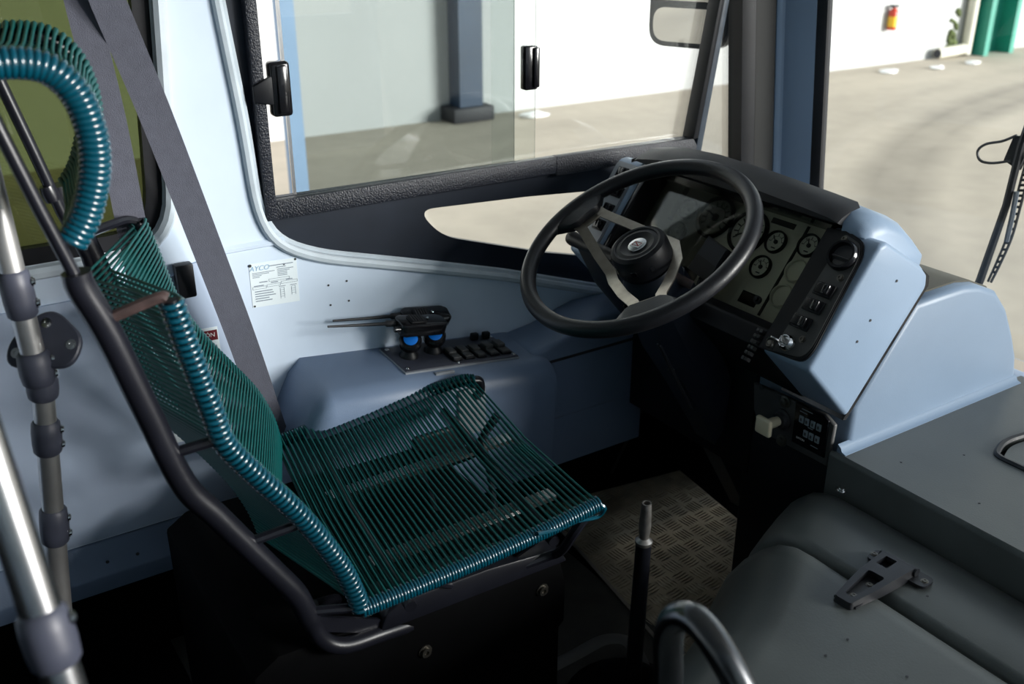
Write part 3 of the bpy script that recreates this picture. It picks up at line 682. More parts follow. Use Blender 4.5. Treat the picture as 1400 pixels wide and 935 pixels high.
b = B(); lathe(b, [(.008, 0), (.008, .006), (.005, .007), (.005, .012), (.003, .013)], Ff @ Matrix.Translation((u, v, -.045)), 14); obj('reset_knob', b, M['black'], cl)

# right switch panel
rp = thing('right_switch_panel', Ff @ V(.70, -.11, 0), 'charcoal switch panel with vent ring and three rockers right of the gauges', 'switch panel')
pts = round_poly([fuv(1159, 316), fuv(1183, 332), fuv(1181, 352), fuv(1113, 483), fuv(1098, 497), fuv(1052, 484)], [.006, .012, .012, .015, .015, .004], 4)
rimpts = round_poly([(.6405, .010), (.680, .016), fuv(1183, 332), fuv(1181, 352), fuv(1113, 483), fuv(1098, 497), (.6405, -.236)], [0, .004, .012, .012, .015, .015, 0], 4)
def fprism(bm, pts, n0, n1, F=Ff, bev=0):
    A = [bm.verts.new(F @ V(p[0], p[1], n0)) for p in pts]; Bv = [bm.verts.new(F @ V(p[0], p[1], n1)) for p in pts]
    fs = [bm.faces.new(A[::-1]), bm.faces.new(Bv)]
    for j in range(len(pts)): fs.append(bm.faces.new((A[j], A[(j+1) % len(pts)], Bv[(j+1) % len(pts)], Bv[j])))
    if bev:
        bmesh.ops.recalc_face_normals(bm, faces=fs); bmesh.ops.bevel(bm, geom=list(fs[1].edges), offset=bev, segments=2, affect='EDGES')
    return bm
obj('rim', fprism(B(), rimpts, -.004, .006, bev=.002), M['black'], rp)
cenp = (sum(p[0] for p in pts)/len(pts), sum(p[1] for p in pts)/len(pts))
pts2 = [(cenp[0]+(p[0]-cenp[0])*.86, cenp[1]+(p[1]-cenp[1])*.94) for p in pts]
obj('panel', fprism(B(), pts2, .0, .0075), M['panel'], rp)
PN = .0075
u, v = fuv(1153, 350, PN); G = Ff @ Matrix.Translation((u, v, PN))
b = B(); lathe(b, [(.0285, 0), (.0285, .006), (.026, .011), (.022, .011), (.020, .004), (.020, .001)], G, 30, cap=False); vr = obj('vent_ring', b, M['gloss'], rp)
b = B(); lathe(b, [(.021, -.004), (.021, .001)], G, 24); obj('vent_back', b, M['ink'], vr)
b = B(); box(b, (-.019, -.006, .001), (.019, -.003, .006), .001, 1, F=G); box(b, (-.012, -.020, .001), (.012, -.011, .004), .001, 1, F=G); obj('vent_blade', b, M['panel'], vr)
for px, py in ((1155, 327), (1149, 380), (1097, 464)):
    u, v = fuv(px, py, PN); b = B(); screw(b, Ff @ V(u, v, PN), FN, .0048, .004); obj('screw', b, M['brass'], rp)
for k, (px, py) in enumerate(((1128, 397), (1113, 418.5), (1096, 441))):
    u, v = fuv(px, py, PN); G = Ff @ Matrix.Translation((u, v, PN))
    b = B(); box(b, (-.020, -.0125, 0), (.020, .0125, .005), .002, 2, F=G); r = obj('rocker_switch', b, M['black'], rp)
    b = B(); box(b, (-.016, -.009, .003), (.004, .009, .0075 if k < 2 else .010), .0015, 2, F=G); obj('paddle', b, M['black'], r)
    b = B(); box(b, (.002, -.009, .003), (.015, .009, .0145), .002, 2, F=G); obj('paddle', b, M['gloss'], r)
# ignition lock with key tag
u, v = fuv(1077, 469, PN); G = Ff @ Matrix.Translation((u, v, PN))
ig = thing('ignition_lock', G.translation, 'chrome ignition lock with key at the foot of the right switch panel', 'ignition')
b = B(); lathe(b, [(.0165, 0), (.0165, .003), (.0135, .010), (.0115, .013), (.0100, .013), (.0095, .008)], G, 22); obj('barrel', b, M['chrome'], ig)
b = B(); box(b, (-.0018, -.006, .006), (.0018, .006, .024), .0005, 1, F=G @ Matrix.Rotation(.5, 4, 'Z')); lathe(b, [(.010, -.0012), (.010, .0012)], G @ Matrix.Translation((-.006, -.006, .030)) @ Matrix.Rotation(PI/2, 4, 'X'), 14); obj('key', b, M['steel'], ig)
b = B(); tube(b, [G @ V(-.016+.007*math.cos(a*PI/5), -.012+.007*math.sin(a*PI/5), .026) for a in range(10)], .0012, 5, closed=True); lathe(b, [(.007, 0), (.008, .004), (.006, .008)], G @ Matrix.Translation((-.022, -.016, .010)), 12); obj('key_ring', b, M['brass'], ig)
u, v = fuv(1057, 463, .004); G = Ff @ Matrix.Translation((u, v, .002)) @ Matrix.Rotation(-.15, 4, 'Z')
b = B(); box(b, (-.018, -.011, -.006), (.018, .011, .002), .001, 1, F=G); tg = obj('key_position_plate', b, M['gloss'], ig)
b = B()
for (x0, y0, x1, y1) in ((-.015, .006, .0, .008), (-.015, -.008, -.013, .008), (-.015, -.008, -.004, -.006), (-.010, -.003, .001, -.001), (.004, .002, .012, .007), (.003, -.006, .008, -.002), (-.003, .003, -.001, .008)): box(b, (x0, y0, .002), (x1, y1, .0024), F=G)
obj('print', b, M['white'], tg)

# left switch panel
lpn = thing('left_switch_panel', Ff @ V(.08, -.09, 0), 'grey switch panel with four square rockers left of the gauges by the window', 'switch panel')
pl_ = round_poly([fuv(842, 219), fuv(874, 226), fuv(838, 342), fuv(803, 332)], .010, 4)
pl_ = [(max(.034, min(.124, p[0])), p[1]) for p in pl_]
pl_ = round_poly([(.040, .012), (.112, .012), (.120, -.19), (.046, -.19)], .010, 4)
obj('panel', fprism(B(), pl_, -.004, .005, bev=.002), M['ltpanel'], lpn)
for px, py in ((851, 236), (848, 264), (835, 287), (824, 309)):
    u, v = fuv(px, py, .005); u = min(max(u, .065), .095); G = Ff @ Matrix.Translation((u, v, .005))
    b = B(); box(b, (-.0165, -.0125, 0), (.0165, .0125, .004), .0015, 2, F=G); r = obj('rocker_switch', b, M['black'], lpn)
    b = B(); box(b, (-.012, -.009, .003), (.002, .009, .007), .0012, 2, F=G); box(b, (.002, -.009, .003), (.012, .009, .011), .0015, 2, F=G); obj('paddle', b, M['gloss'], r)
b = B(); screw(b, Ff @ V(.054, -.176, .005), FN, .004, .002); obj('screw', b, M['chrome'], lpn)

# column of small black push buttons on the lower fascia
vb = thing('button_strip', Ff @ V(.53, -.22, 0), 'column of small black ribbed buttons left of the ignition lock', 'button strip')
for k in range(6):
    px = 1041-4.2*k; py = 453-(-1)*7.6*k
    u, v = fuv(px, py, .0)
    G = Ff @ Matrix.Translation((u, v, .0)); b = B(); box(b, (-.008, -.0035, -.004), (-.001, .0035, .006), .001, 1, F=G); box(b, (.001, -.0035, -.004), (.008, .0035, .008), .001, 1, F=G); obj('button', b, M['panel'], vb)

# small monitor box in front of the gauges
qd = [fuv(a, c, .004) for a, c in ((969, 322), (997, 342), (968, 387), (940, 366))]
mb = thing('monitor_box', Ff @ V(qd[3][0], qd[3][1], 0), 'small black rectangular display box standing in front of the gauges', 'display')
obj('case', fprism(B(), qd, -.012, .006, bev=.002), M['black'], mb)
qc = (sum(p[0] for p in qd)/4, sum(p[1] for p in qd)/4)
q2 = [(qc[0]+(p[0]-qc[0])*.88, qc[1]+(p[1]-qc[1])*.90) for p in qd]; q2 = [q2[0], q2[1], tuple((Vector(q2[1])*.45+Vector(q2[2])*.55)), tuple((Vector(q2[0])*.45+Vector(q2[3])*.55))]
obj('screen', fprism(B(), q2, .004, .0072), M['frame'], mb)
b = B(); tube(b, [Ff @ V(qd[2][0]-.02, qd[2][1]+.005, -.004), V(.42, 1.315, .655)], .012, 8); obj('stem', b, M['black'], mb)

# lower control panel with parking brake knob and keypad
YP = 1.388
lc = thing('lower_control_panel', (.63, 1.40, .39), 'charcoal control panel under the right switch pod with round fixing washers', 'control panel')
pp = [at(a, c, y=YP) for a, c in ((1030, 523), (1128, 567), (1141, 582), (1130, 638), (1040, 590), (1030, 560))]
b = B(); prism(b, [(p.x, p.z) for p in pp], YP, YP+.010, 'y', .002, 1); obj('plate', b, M['ltpanel'].copy() if False else M['panel'], lc)
for px, py in ((1074, 549), (1069, 602)):
    p = at(px, py, y=YP); b = B(); lathe(b, [(.0125, 0), (.0125, .002), (.008, .003), (.008, .008), (.004, .009)], frame(p, (1, 0, 0), (0, 0, 1), (0, -1, 0)), 16); obj('washer', b, M['brass'], lc)
p = at(1041, 529, y=YP); b = B(); lathe(b, [(.006, 0), (.006, .0015)], frame(p, (1, 0, 0), (0, 0, 1), (0, -1, 0)), 12); obj('plug', b, M['ink'], lc)
p = at(1070, 573, y=YP); G = frame(p, (1, 0, 0), (0, 0, 1), (0, -1, 0))
pk = thing('parking_brake_knob', p, 'cream square pull knob on a short stem beside the keypad', 'knob')
b = B(); lathe(b, [(.022, 0), (.022, .004), (.017, .006), (.015, .012)], G, 20); obj('collar', b, M['ink'], pk)
b = B(); lathe(b, [(.008, .004), (.008, .016)], G, 14); obj('shaft', b, M['tube'], pk)
b = B(); lathe(b, [(.0095, .014), (.0095, .018), (.0105, .022), (.0105, .040), (.013, .050)], G, 16); obj('stem', b, M['cream'], pk)
b = B(); box(b, (-.0195, -.0185, .046), (.0195, .0185, .058), .0055, 3, F=G); obj('cap', b, M['cream'], pk)
kp = thing('keypad', at(1082, 605, y=YP), 'black seven button transmission keypad with grey keys beside the cream knob', 'keypad')
pp = [at(a, c, y=YP-.001) for a, c in ((1089, 549), (1128, 568), (1134, 576), (1127, 626), (1083, 603))]
b = B(); prism(b, [(p.x, p.z) for p in pp], YP-.003, YP+.001, 'y', .0008, 1); obj('plate', b, M['gloss'], kp)
YK = YP-.0035
K0 = at(1091, 555, y=YK); K1 = at(1130, 573, y=YK); K3 = at(1086, 604, y=YK)
def kq(px, py): return at(px, py, y=YK)
for px, py in ((1096, 573), (1103.5, 577), (1111.5, 580.5), (1119.5, 584.5), (1101.5, 593), (1109, 597), (1117, 601)):
    p = kq(px, py); b = B(); box(b, (p.x-.0055, YK-.002, p.z-.0075), (p.x+.0055, YK+.001, p.z+.0075), .0015, 2); k_ = obj('key', b, M['key'], kp)
    b = B(); box(b, (p.x-.002, YK-.0024, p.z-.003), (p.x+.002, YK-.0018, p.z+.003)); obj('key_mark', b, M['ink'], k_)
b = B()
for (a, c, wd) in ((1104, 562, .026), (1099, 564, .018), (1108, 586, .012), (1113, 611, .018)):
    p = kq(a, c); box(b, (p.x-wd/2, YK-.0006, p.z-.0007), (p.x+wd/2, YK, p.z+.0007))
obj('small_print', b, M['key'], kp)
p = kq(1094, 600); obj('maker_mark', textmesh('EATON', .006, frame(p, (1, 0, 0), (0, 0, 1), (0, -1, 0)), .0002), M['white'], kp, smooth=False)

# ================================================================== STEERING WHEEL
WC = V(.392, 1.180, .807); WN = V(0, -.5, .866).normalized(); WX = V(1, 0, 0); WY = WN.cross(WX); FWh = frame(WC, WX, WY, WN)
sw_ = thing('steering_wheel', WC, 'large black two-spoke steering wheel with brushed metal spokes', 'steering wheel')
b = B(); R = .2255; tube(b, [FWh @ V(R*math.cos(2*PI*k/96), R*math.sin(2*PI*k/96), 0) for k in range(96)], .0158, 14, closed=True); obj('rim', b, M['wheel'], sw_)
def pol(r, a, h): return V(r*math.cos(math.radians(a)), r*math.sin(math.radians(a)), h)
def padpiece(ac, half):
    b = B(); secs = []
    for k in range(13):
        t = -1+2*k/12; a = ac+half*t; q = 1-t*t; ri = R-.008-.040*min(1, q*1.5)
        secs.append([FWh @ pol(R+.010, a, .010), FWh @ pol(R+.010, a, -.010), FWh @ pol(ri, a, -.014-.002*q), FWh @ pol(ri-.004, a, -.006), FWh @ pol(ri, a, .004*q+.002)])
    loft(b, secs); obj('rim_pad', b, M['wheel'], sw_, ang=60)
padpiece(175, 17); padpiece(-37, 18)
def strip(pts, wd, name):
    pts = [Vector(p) for p in pts]; b = B(); secs = []
    for i, p in enumerate(pts):
        t = (pts[min(i+1, len(pts)-1)]-pts[max(i-1, 0)]).normalized(); s = V(0, 0, 1).cross(t).normalized(); n = t.cross(s)
        secs.append([FWh @ (p-s*wd/2-n*.0014), FWh @ (p+s*wd/2-n*.0014), FWh @ (p+s*wd/2+n*.0014), FWh @ (p-s*wd/2+n*.0014)])
    loft(b, secs); obj(name, b, M['alu'], sw_, ang=30)
strip([pol(.192, 182.5, -.006), pol(.160, 184.5, -.010), pol(.10, 203, -.032), pol(.070, 232, -.044), pol(.073, 258, -.044), pol(.105, -64, -.032), pol(.155, -46.5, -.012), pol(.190, -43.5, -.008)], .021, 'spoke')
strip([pol(.192, 166.5, -.006), pol(.160, 164.5, -.010), pol(.10, 146, -.032), pol(.066, 110, -.044), pol(.066, 69, -.044), pol(.070, 25, -.044), pol(.105, -13, -.032), pol(.155, -27, -.012), pol(.190, -30, -.008)], .021, 'spoke')
b = B(); box(b, (-.19, -.026, -.0022), (-.158, .026, .0012), .001, 1, F=FWh @ Matrix.Rotation(math.radians(-5.5), 4, 'Z') @ Matrix.Translation((0, 0, -.009))); obj('spoke_end', b, M['alu'], sw_)
b = B(); box(b, (.158, -.024, -.0022), (.19, .024, .0012), .001, 1, F=FWh @ Matrix.Rotation(math.radians(-37), 4, 'Z') @ Matrix.Translation((0, 0, -.009))); obj('spoke_end', b, M['alu'], sw_)
b = B(); lathe(b, [(.046, -.058), (.0565, -.050), (.0575, -.040), (.0575, -.016), (.054, -.004), (.047, .001), (.043, .0005), (.042, -.0015), (.034, -.0005), (.026, -.004), (.022, -.005)], FWh, 40); hb = obj('hub', b, M['black'], sw_, ang=30)
b = B()
for a, wd in ((-58, .012), (-20, .010), (-100, .008)):
    G = FWh @ Matrix.Rotation(math.radians(a), 4, 'Z'); box(b, (.0565, -wd/2, -.034), (.0585, wd/2, -.022), .0008, 1, F=G)
obj('hub_tab', b, M['gloss'], hb)
b = B(); lathe(b, [(.0185, -.005), (.0185, -.0025), (.017, -.0018), (.003, -.0016)], FWh, 28); em = obj('emblem', b, M['steel'], sw_)
def rhomb(r, z0, z1): # leaning square
    return [(-r*1.05, -r*.62), (r*.75, -r*.62), (r*1.05, r*.62), (-r*.75, r*.62)]
G = FWh @ Matrix.Rotation(math.radians(8), 4, 'Z')
obj('emblem_badge', fprism(B(), rhomb(.0125, 0, 0), -.0022, -.0010, F=G), M['white'], em)
b = B(); r_ = .0105
for (a, c, wd) in (((-r_*.9, -r_*.42), (r_*.72, -r_*.42), .0012), ((-r_*.72, r_*.42), (r_*.9, r_*.42), .0012), ((-r_*.62, r_*.42), (r_*.62, -r_*.42), .0022), ((-r_*.9, -r_*.42), (-r_*.66, r_*.42), .0012), ((r_*.72, -r_*.42), (r_*.9, r_*.42), .0012)):
    tube(b, [G @ V(a[0], a[1], -.0010), G @ V(c[0], c[1], -.0010)], wd*.6, 4)
obj('emblem_stroke', b, M['redink'], em)

# steering column and its cover
sc_ = thing('steering_column', WC-WN*.9, 'black steering column with moulded cover under the wheel', 'steering column')
FC = frame(WC, WX, WY, WN)
b = B(); lathe(b, [(.060, -.108), (.060, -.085), (.0565, -.078), (.050, -.060)], FC, 30); obj('collar', b, M['frame'], sc_)
b = B(); secs = []
for h, wx, wy in ((-.10, .052, .055), (-.16, .060, .062), (-.24, .066, .066), (-.36, .062, .055), (-.52, .050, .050), (-.80, .045, .048)):
    secs.append([FC @ V(x*wx, y*wy, h) for x, y in ((-1, -.5), (-.6, -1), (.6, -1), (1, -.5), (1, .6), (.6, 1), (-.6, 1), (-1, .6))])
loft(b, secs); obj('cover', b, M['frame'], sc_, ang=30)
b = B()
for x in (.030, .040): tube(b, [FC @ V(x, -.0675, -.20), FC @ V(x, -.066, -.40)], .002, 5)
obj('seam', b, M['ink'], sc_)
b = B(); tube(b, [FC @ V(.015, -.064, -.290), FC @ V(.030, -.064, -.270)], .0012, 5); tube(b, [FC @ V(.022, -.064, -.298), FC @ V(.040, -.064, -.274)], .0012, 5); obj('clip', b, M['chrome'], sc_)
# stalk switch on the left of the column
pa, pb = at(781, 325, y=1.235), at(840, 353, y=1.215)
b = B(); tube(b, [pa, pa*.93+pb*.07, pa*.9+pb*.1, pb, pb+(pb-pa)*.5], [.0150, .0165, .0155, .0150, .014], 14); obj('stalk', b, M['black'], sc_)
b = B(); sk = [at(788, 336, y=1.245), at(822, 352, y=1.225), at(868, 400, y=1.21), at(868, 424, y=1.225), at(850, 424, y=1.235), at(806, 372, y=1.25)]
A = [b.verts.new(p) for p in sk]; Bv = [b.verts.new(p-WN*.03) for p in sk]; b.faces.new(A); b.faces.new(Bv[::-1])
for j in range(6): b.faces.new((A[j], A[(j+1) % 6], Bv[(j+1) % 6], Bv[j]))
sbod = obj('stalk_body', b, M['black'], sc_)
for k in range(5):
    p, q = at(813+5*k, 352+7.0*k, y=1.222), at(825+5*k, 349+7.0*k, y=1.214); b = B(); tube(b, [p+WN*.003, q+WN*.003], .0022, 5); obj('grip_rib', b, M['gloss'], sbod)
b = B(); p = at(858, 420, y=1.20); lathe(b, [(.008, 0), (.008, .006)], frame(p, WX, WY, WN), 12); lathe(b, [(.004, .006), (.004, .010)], frame(p, WX, WY, WN), 10); obj('pivot_bolt', b, M['gloss'], sc_)
b = B(); p = at(937, 385, y=1.255); tube(b, [at(912, 372, y=1.235), at(930, 382, y=1.245), at(946, 390, y=1.26)], [.012, .010, .009], 10); obj('right_lever', b, M['rust'], sc_)

# ================================================================== DRIVER SEAT of wound cord on a tube frame
seat = thing('driver_seat', (.42, .55, 0), 'black tube driver seat wound with teal vinyl cord, with cord headrest', 'seat')
RR = .0085
def resample(path, n):
    path = [Vector(p) for p in path]; L = [0]
    for a, c in zip(path, path[1:]): L.append(L[-1]+(c-a).length)
    out = []; j = 0
    for i in range(n):
        s = L[-1]*(i+.5)/n
        while j < len(L)-2 and L[j+1] < s: j += 1
        t = (s-L[j])/(L[j+1]-L[j]); out.append((path[j].lerp(path[j+1], t), (path[min(j+2, len(path)-1)]-path[max(j-1, 0)]).normalized()))
    return out
def cord_loop(pn, tn, pf, tf, sag_a, sag_b, rail=RR, rc=.0036, rs=.0020, wrap=0):
    """one turn of cord: round the near rail, across, round the far rail and back"""
    d = (pf-pn).normalized(); path = []; rad = []
    def arc(p, t, dd, k):
        n = t.cross(dd).normalized(); dd = n.cross(t).normalized()
        for j in range(7):
            a = -PI*.5+PI*j/6
            path.append(p + (dd*math.cos(a) + n*math.sin(a)*k)*(rail+rc)); rad.append(rc)
    # far rail: from the upper side round to the lower one
    arc(pf, tf, d, 1)
    q0 = path[-1]; 
    n = tn.cross(d).normalized()
    path.append(q0.lerp(pf-d*.03+n*(rail), 1)); rad.append(rs)
    path.append(pn.lerp(pf, .5)+n*rail*.6+sag_a); rad.append(rs)
    path.append(pn+d*.03+n*rail); rad.append(rs)
    arc(pn, tn, -d, 1)
    path.append(pn+d*.03-n*rail); rad.append(rs)
    path.append(pn.lerp(pf, .5)-n*rail*.6+sag_b); rad.append(rs)
    path.append(pf-d*.03-n*rail); rad.append(rs)
    b = B(); tube(b, path, rad, 6, closed=True)
    for f in b.faces: f.material_index = 1 if max((v.co-pn).length for v in f.verts) > rail*2.6 and max((v.co-pf).length for v in f.verts) > rail*2.6 else 0
    if wrap:
        for p, t in ((pn, tn), (pf, tf)):
            x = t.orthogonal().normalized(); y = t.cross(x); c = p+t*wrap
            tube(b, [c+(x*math.cos(2*PI*k/14)+y*math.sin(2*PI*k/14))*(rail+rc*.9) for k in range(14)], rc, 6, closed=True)
    return b
def woven(near, far, n, sag_a, sag_b, rail=RR, rc=.0036, rs=.0020, wrap=0):
    N_, F_ = resample(near, n), resample(far, n)
    for (pn, tn), (pf, tf) in zip(N_, F_):
        obj('cord', cord_loop(pn, tn, pf, tf, sag_a, sag_b, rail, rc, rs, wrap), [M['coil'], M['span']], seat, ang=80)
# pan rails
An = smooth_path([at(491, 834, x=.662), at(560, 806, x=.668), at(650, 768, x=.677), at(740, 727, x=.688), at(800, 697, x=.695), at(817, 688, x=.697)], 8)
Af = smooth_path([at(374, 606, x=.128), at(430, 585, x=.134), at(510, 558, x=.148), at(580, 536, x=.163), at(628, 521, x=.175), at(646, 520, x=.182)], 8)
woven(An, Af, 42, V(0, 0, -.010), V(0, 0, -.022), rc=.0028, rs=.0021, wrap=.0054)
# back rails, with the middle of every turn drawn backwards
Bn = smooth_path([at(*q, x=.66) for q in ((233, 410), (262, 490), (290, 562), (308, 607), (350, 650), (395, 690), (430, 727), (468, 777), (486, 812), (493, 832))], 6)
Bf = smooth_path([at(*q, x=.13) for q in ((187, 301), (205, 342), (229, 400), (252, 440), (282, 475), (315, 508), (345, 540), (364, 572), (374, 602))], 6)
woven(Bn, Bf, 64, V(0, -.060, -.012), V(0, -.088, -.012), rc=.0036, rs=.0022)
# headrest rails
hn = [(-70, 120), (-40, 98), (0, 86), (60, 92), (100, 124), (122, 170), (130, 215), (127, 255), (115, 300), (97, 332)]
Hn = smooth_path([at(*q, x=.62) for q in hn], 7)
Hf = [p+V(-.25, .047, .0) for p in Hn]
woven(Hn, Hf, 44, V(0, 0, 0), V(0, 0, 0), rail=.0095, rc=.0042, rs=.0024)
for pth, nm in ((An, 'pan_rail'), (Af, 'pan_rail'), (Bn, 'back_rail'), (Bf, 'back_rail'), (Hn, 'headrest_rail'), (Hf, 'headrest_rail')):
    b = B(); tube(b, pth, RR, 10); obj(nm, b, M['tube'], seat)
# coiled ends that turn down at the front of both pan rails
b = B(); e = An[-1]; tube(b, smooth_path([e, e+V(.004, .012, -.012), e+V(-.004, .004, -.030), at(790, 712, x=.70), at(765, 722, x=.70), at(735, 730, x=.70)], 5), [.0095]*11+[.0045]*15 if False else .0036, 8); obj('rail_end', b, M['coil'], seat)
b = B(); e = Af[-1]; tube(b, smooth_path([e, e+V(.0, .016, -.006), e+V(.0, .018, -.028), e+V(0, .005, -.04)], 5), .010, 10); obj('rail_end', b, M['tube'], seat)
# spines
SPn = [at(*q, x=.635) for q in ((104, 372), (112, 395), (150, 458), (205, 570), (252, 662), (298, 707), (370, 777), (405, 812), (421, 842), (440, 873))]
SPn += [at(470, 882, x=.635), at(520, 866, x=.62), at(590, 842, x=.60), at(680, 805, x=.60)]
spn = smooth_path(SPn, 6)
rads = [.0165 if i < 50 else .0135 for i in range(len(spn))]
b = B(); tube(b, spn, rads, 14); obj('spine_tube', b, M['tube'], seat)
off = V(-.455, .062, -.012)
b = B(); tube(b, [p+off for p in spn], rads, 12); obj('spine_tube', b, M['tube'], seat)
b = B(); q = [at(-60, 55, x=.63), at(0, 180, x=.635), at(55, 288, x=.635), at(104, 380, x=.635)]; tube(b, q, .0075, 10); obj('headrest_post', b, M['tube'], seat)
b = B(); q2 = [at(-50, 5, x=.20), at(0, 112, x=.20), at(45, 206, x=.20), at(84, 290, x=.20), at(118, 350, x=.19), at(128, 380, x=.185)]; tube(b, q2, .0085, 10); obj('headrest_post', b, M['tube'], seat)
b = B(); lathe(b, [(.011, -.012), (.0125, 0), (.011, .012)], frame(at(68, 264, x=.20), (1, 0, 0), (q2[3]-q2[2]).normalized().cross(V(1, 0, 0)), (q2[3]-q2[2]).normalized()), 10); obj('post_joint', b, M['tube'], seat)
# rungs between spine and back rail
for (a, c, x0, x1, m_) in (((152, 434), (228, 408), .638, .658, 'rust'), ((243, 618), (306, 604), .638, .658, 'tube'), ((345, 740), (424, 716), .638, .658, 'tube'), ((424, 836), (494, 834), .638, .66, 'tube'), ((430, 826), (462, 820), .60, .55, 'tube')):
    b = B(); p, q = at(*a, x=x0), at(*c, x=x1); tube(b, smooth_path([p, p.lerp(q, .5)+V(0, 0, .003), p.lerp(q, .9)+V(0, 0, .004), q], 4), .0072, 9); obj('rung', b, M[m_], seat)
b = B(); tube(b, smooth_path([at(125, 352, x=.185), at(122, 322, x=.185), at(126, 317, x=.185), at(155, 306, x=.15), at(172, 301, x=.135), at(186, 303, x=.13)], 5), .0075, 9); obj('rung', b, M['tube'], seat)
for k in (14, 26, 38):
    p = Bf[k]; b = B(); tube(b, [p, p+V(.03, -.085, -.01)], .007, 8); obj('rung', b, M['tube'], seat)
# flat side straps and under frame
def bar(name, p, q, wv, th, m_, par=seat):
    p, q, wv = Vector(p), Vector(q), Vector(wv); d = (q-p).normalized(); n = d.cross(wv).normalized()
    b = B(); loft(b, [[c-wv-n*th, c+wv-n*th, c+wv+n*th, c-wv+n*th] for c in (p, q)]); return obj(name, b, m_, par, ang=30)
bar('side_strap', at(428, 852, x=.640), at(575, 857, x=.60), V(0, .003, .012), .003, M['tube'])
for d_ in (V(0, 0, 0), V(-.36, .05, 0)):
    b = B(); tube(b, smooth_path([at(806, 698, x=.690)+d_, at(785, 728, x=.685)+d_, at(768, 752, x=.66)+d_, at(745, 762, x=.63)+d_, at(640, 800, x=.60)+d_], 5), .0085, 9); obj('front_tube', b, M['tube'], seat)
b = B(); tube(b, [at(600, 797, x=.66), at(640, 806, x=.56), V(.30, .75, .40)], .006, 8); tube(b, [at(735, 737, x=.67), at(690, 770, x=.58), V(.25, .92, .40)], .006, 8); obj('cross_tube', b, M['tube'], seat)
b = B(); tube(b, [V(.17, .60, .435), V(.66, .54, .415)], .010, 9); tube(b, [V(.20, .86, .455), V(.67, .80, .44)], .010, 9); obj('cross_tube', b, M['tube'], seat)
for (p, q) in ((V(.30, .56, .41), V(.34, .93, .44)), (V(.52, .54, .41), V(.55, .88, .44))): bar('slide_rail', p, q, V(.014, 0, 0), .004, M['steel'])
# pedestal under the seat
pd = thing('seat_pedestal', (.42, .70, 0), 'black box pedestal with worn bolts under the cord seat', 'pedestal')
b = B(); prism(b, [(.30, .0), (.30, .36), (.34, .385), (.80, .372), (.852, .352), (.864, .30), (.864, .215), (.852, .205), (.852, .0)], .16, .620, 'x', .006, 2, 30); obj('box', b, M['void'], pd, ang=40)
b = B(); prism(b, [(.50, .36), (.52, .405), (.70, .40), (.84, .385), (.86, .352)], .56, .628, 'x', .004, 2, 30); obj('top_flange', b, M['tube'], pd)
for px, py in ((741, 806), (581, 890)):
    b = B(); p = at(px, py, x=.620); screw(b, p, (1, 0, 0), .0085, .007); obj('bolt', b, M['brass'], pd)

# ================================================================== FLOOR pieces
b = B(); box(b, (.02, .30, .0), (.80, 1.165, .006), .001, 1)
bd = obj('platform_board', b, M['board']); tag(bd, 'dark worn floor board under the seat, with bright front edge', 'floor board')
bd.location.z += .0005
b = B(); e0, e1 = at(778, 738, z=.008), at(866, 838, z=.008); d_ = (e1-e0).normalized(); s_ = V(-d_.y, d_.x, 0)*.004
A = [b.verts.new(p) for p in (e0-d_*.2-s_, e0-d_*.2+s_, e1+d_*.35+s_, e1+d_*.35-s_)]; Bv = [b.verts.new(p.co+V(0, 0, .003)) for p in A]
b.faces.new(A[::-1]); b.faces.new(Bv)
for j in range(4): b.faces.new((A[j], A[(j+1) % 4], Bv[(j+1) % 4], Bv[j]))
obj('edge_strip', b, M['edge'], bd)
tp = thing('tread_plate', (.4, 1.5, .0005), 'worn metal tread plate on the floor behind the gear lever', 'floor plate')
ang_ = math.atan2(d_.y, d_.x); Ftp = frame((e0.x, e0.y, .002), (math.cos(ang_), math.sin(ang_), 0), (-math.sin(ang_), math.cos(ang_), 0), (0, 0, 1))
b = B(); box(b, (-.16, .004, -.0015), (.62, .42, .0035), F=Ftp); obj('sheet', b, M['tread'], tp)
b = B()
for i in range(17):
    for j in range(9):
        cx, cy = -.135+.046*i, .030+.046*j; al = (i+j) % 2
        for k in range(5):
            o = -.0168+.0084*k; G = Ftp @ Matrix.Translation((cx, cy, .0035)) @ Matrix.Rotation(PI/2*al+.25, 4, 'Z') @ Matrix.Translation((0, o, 0))
            vs = [b.verts.new(G @ V(*q)) for q in ((-.0205, 0, 0), (0, -.0024, 0), (.0205, 0, 0), (0, .0024, 0), (-.010, 0, .0018), (.010, 0, .0018))]
            for f in ((0, 1, 4), (1, 5, 4), (1, 2, 5), (2, 3, 5), (3, 4, 5), (3, 0, 4)): b.faces.new([vs[t] for t in f])
o = obj('tread_bars', b, M['treadbar'], tp, smooth=False); o['kind'] = 'stuff'

# gear lever
gl = thing('gear_lever', (.69, .975, .0), 'bare black gear lever rod with worn metal tip and no knob', 'gear lever')
g0, g1, g2 = at(866, 918, x=.695), at(880, 742, x=.70), at(884, 687, x=.70)
ax = (g2-g0).normalized()
b = B(); tube(b, [g0-ax*.10, g0, g1], [.0155, .0150, .0135], 14); obj('rod', b, M['tube'], gl)
Fg = frame(g1, ax.orthogonal().normalized(), ax.cross(ax.orthogonal().normalized()), ax); hL = (g2-g1).length
b = B(); lathe(b, [(.0125, -.004), (.0150, 0), (.0152, .005), (.0120, .008), (.0085, .011), (.0085, .016), (.0098, .022), (.0105, hL*.45), (.0085, hL), (.0060, hL), (.0055, hL-.012)], Fg, 20); obj('threaded_tip', b, M['levermetal'], gl, label='bare scuffed metal tip')
bt = thing('lever_boot', (.69, .97, .006), 'black rubber floor boot at the foot of the gear lever with grey metal ring', 'gear boot')
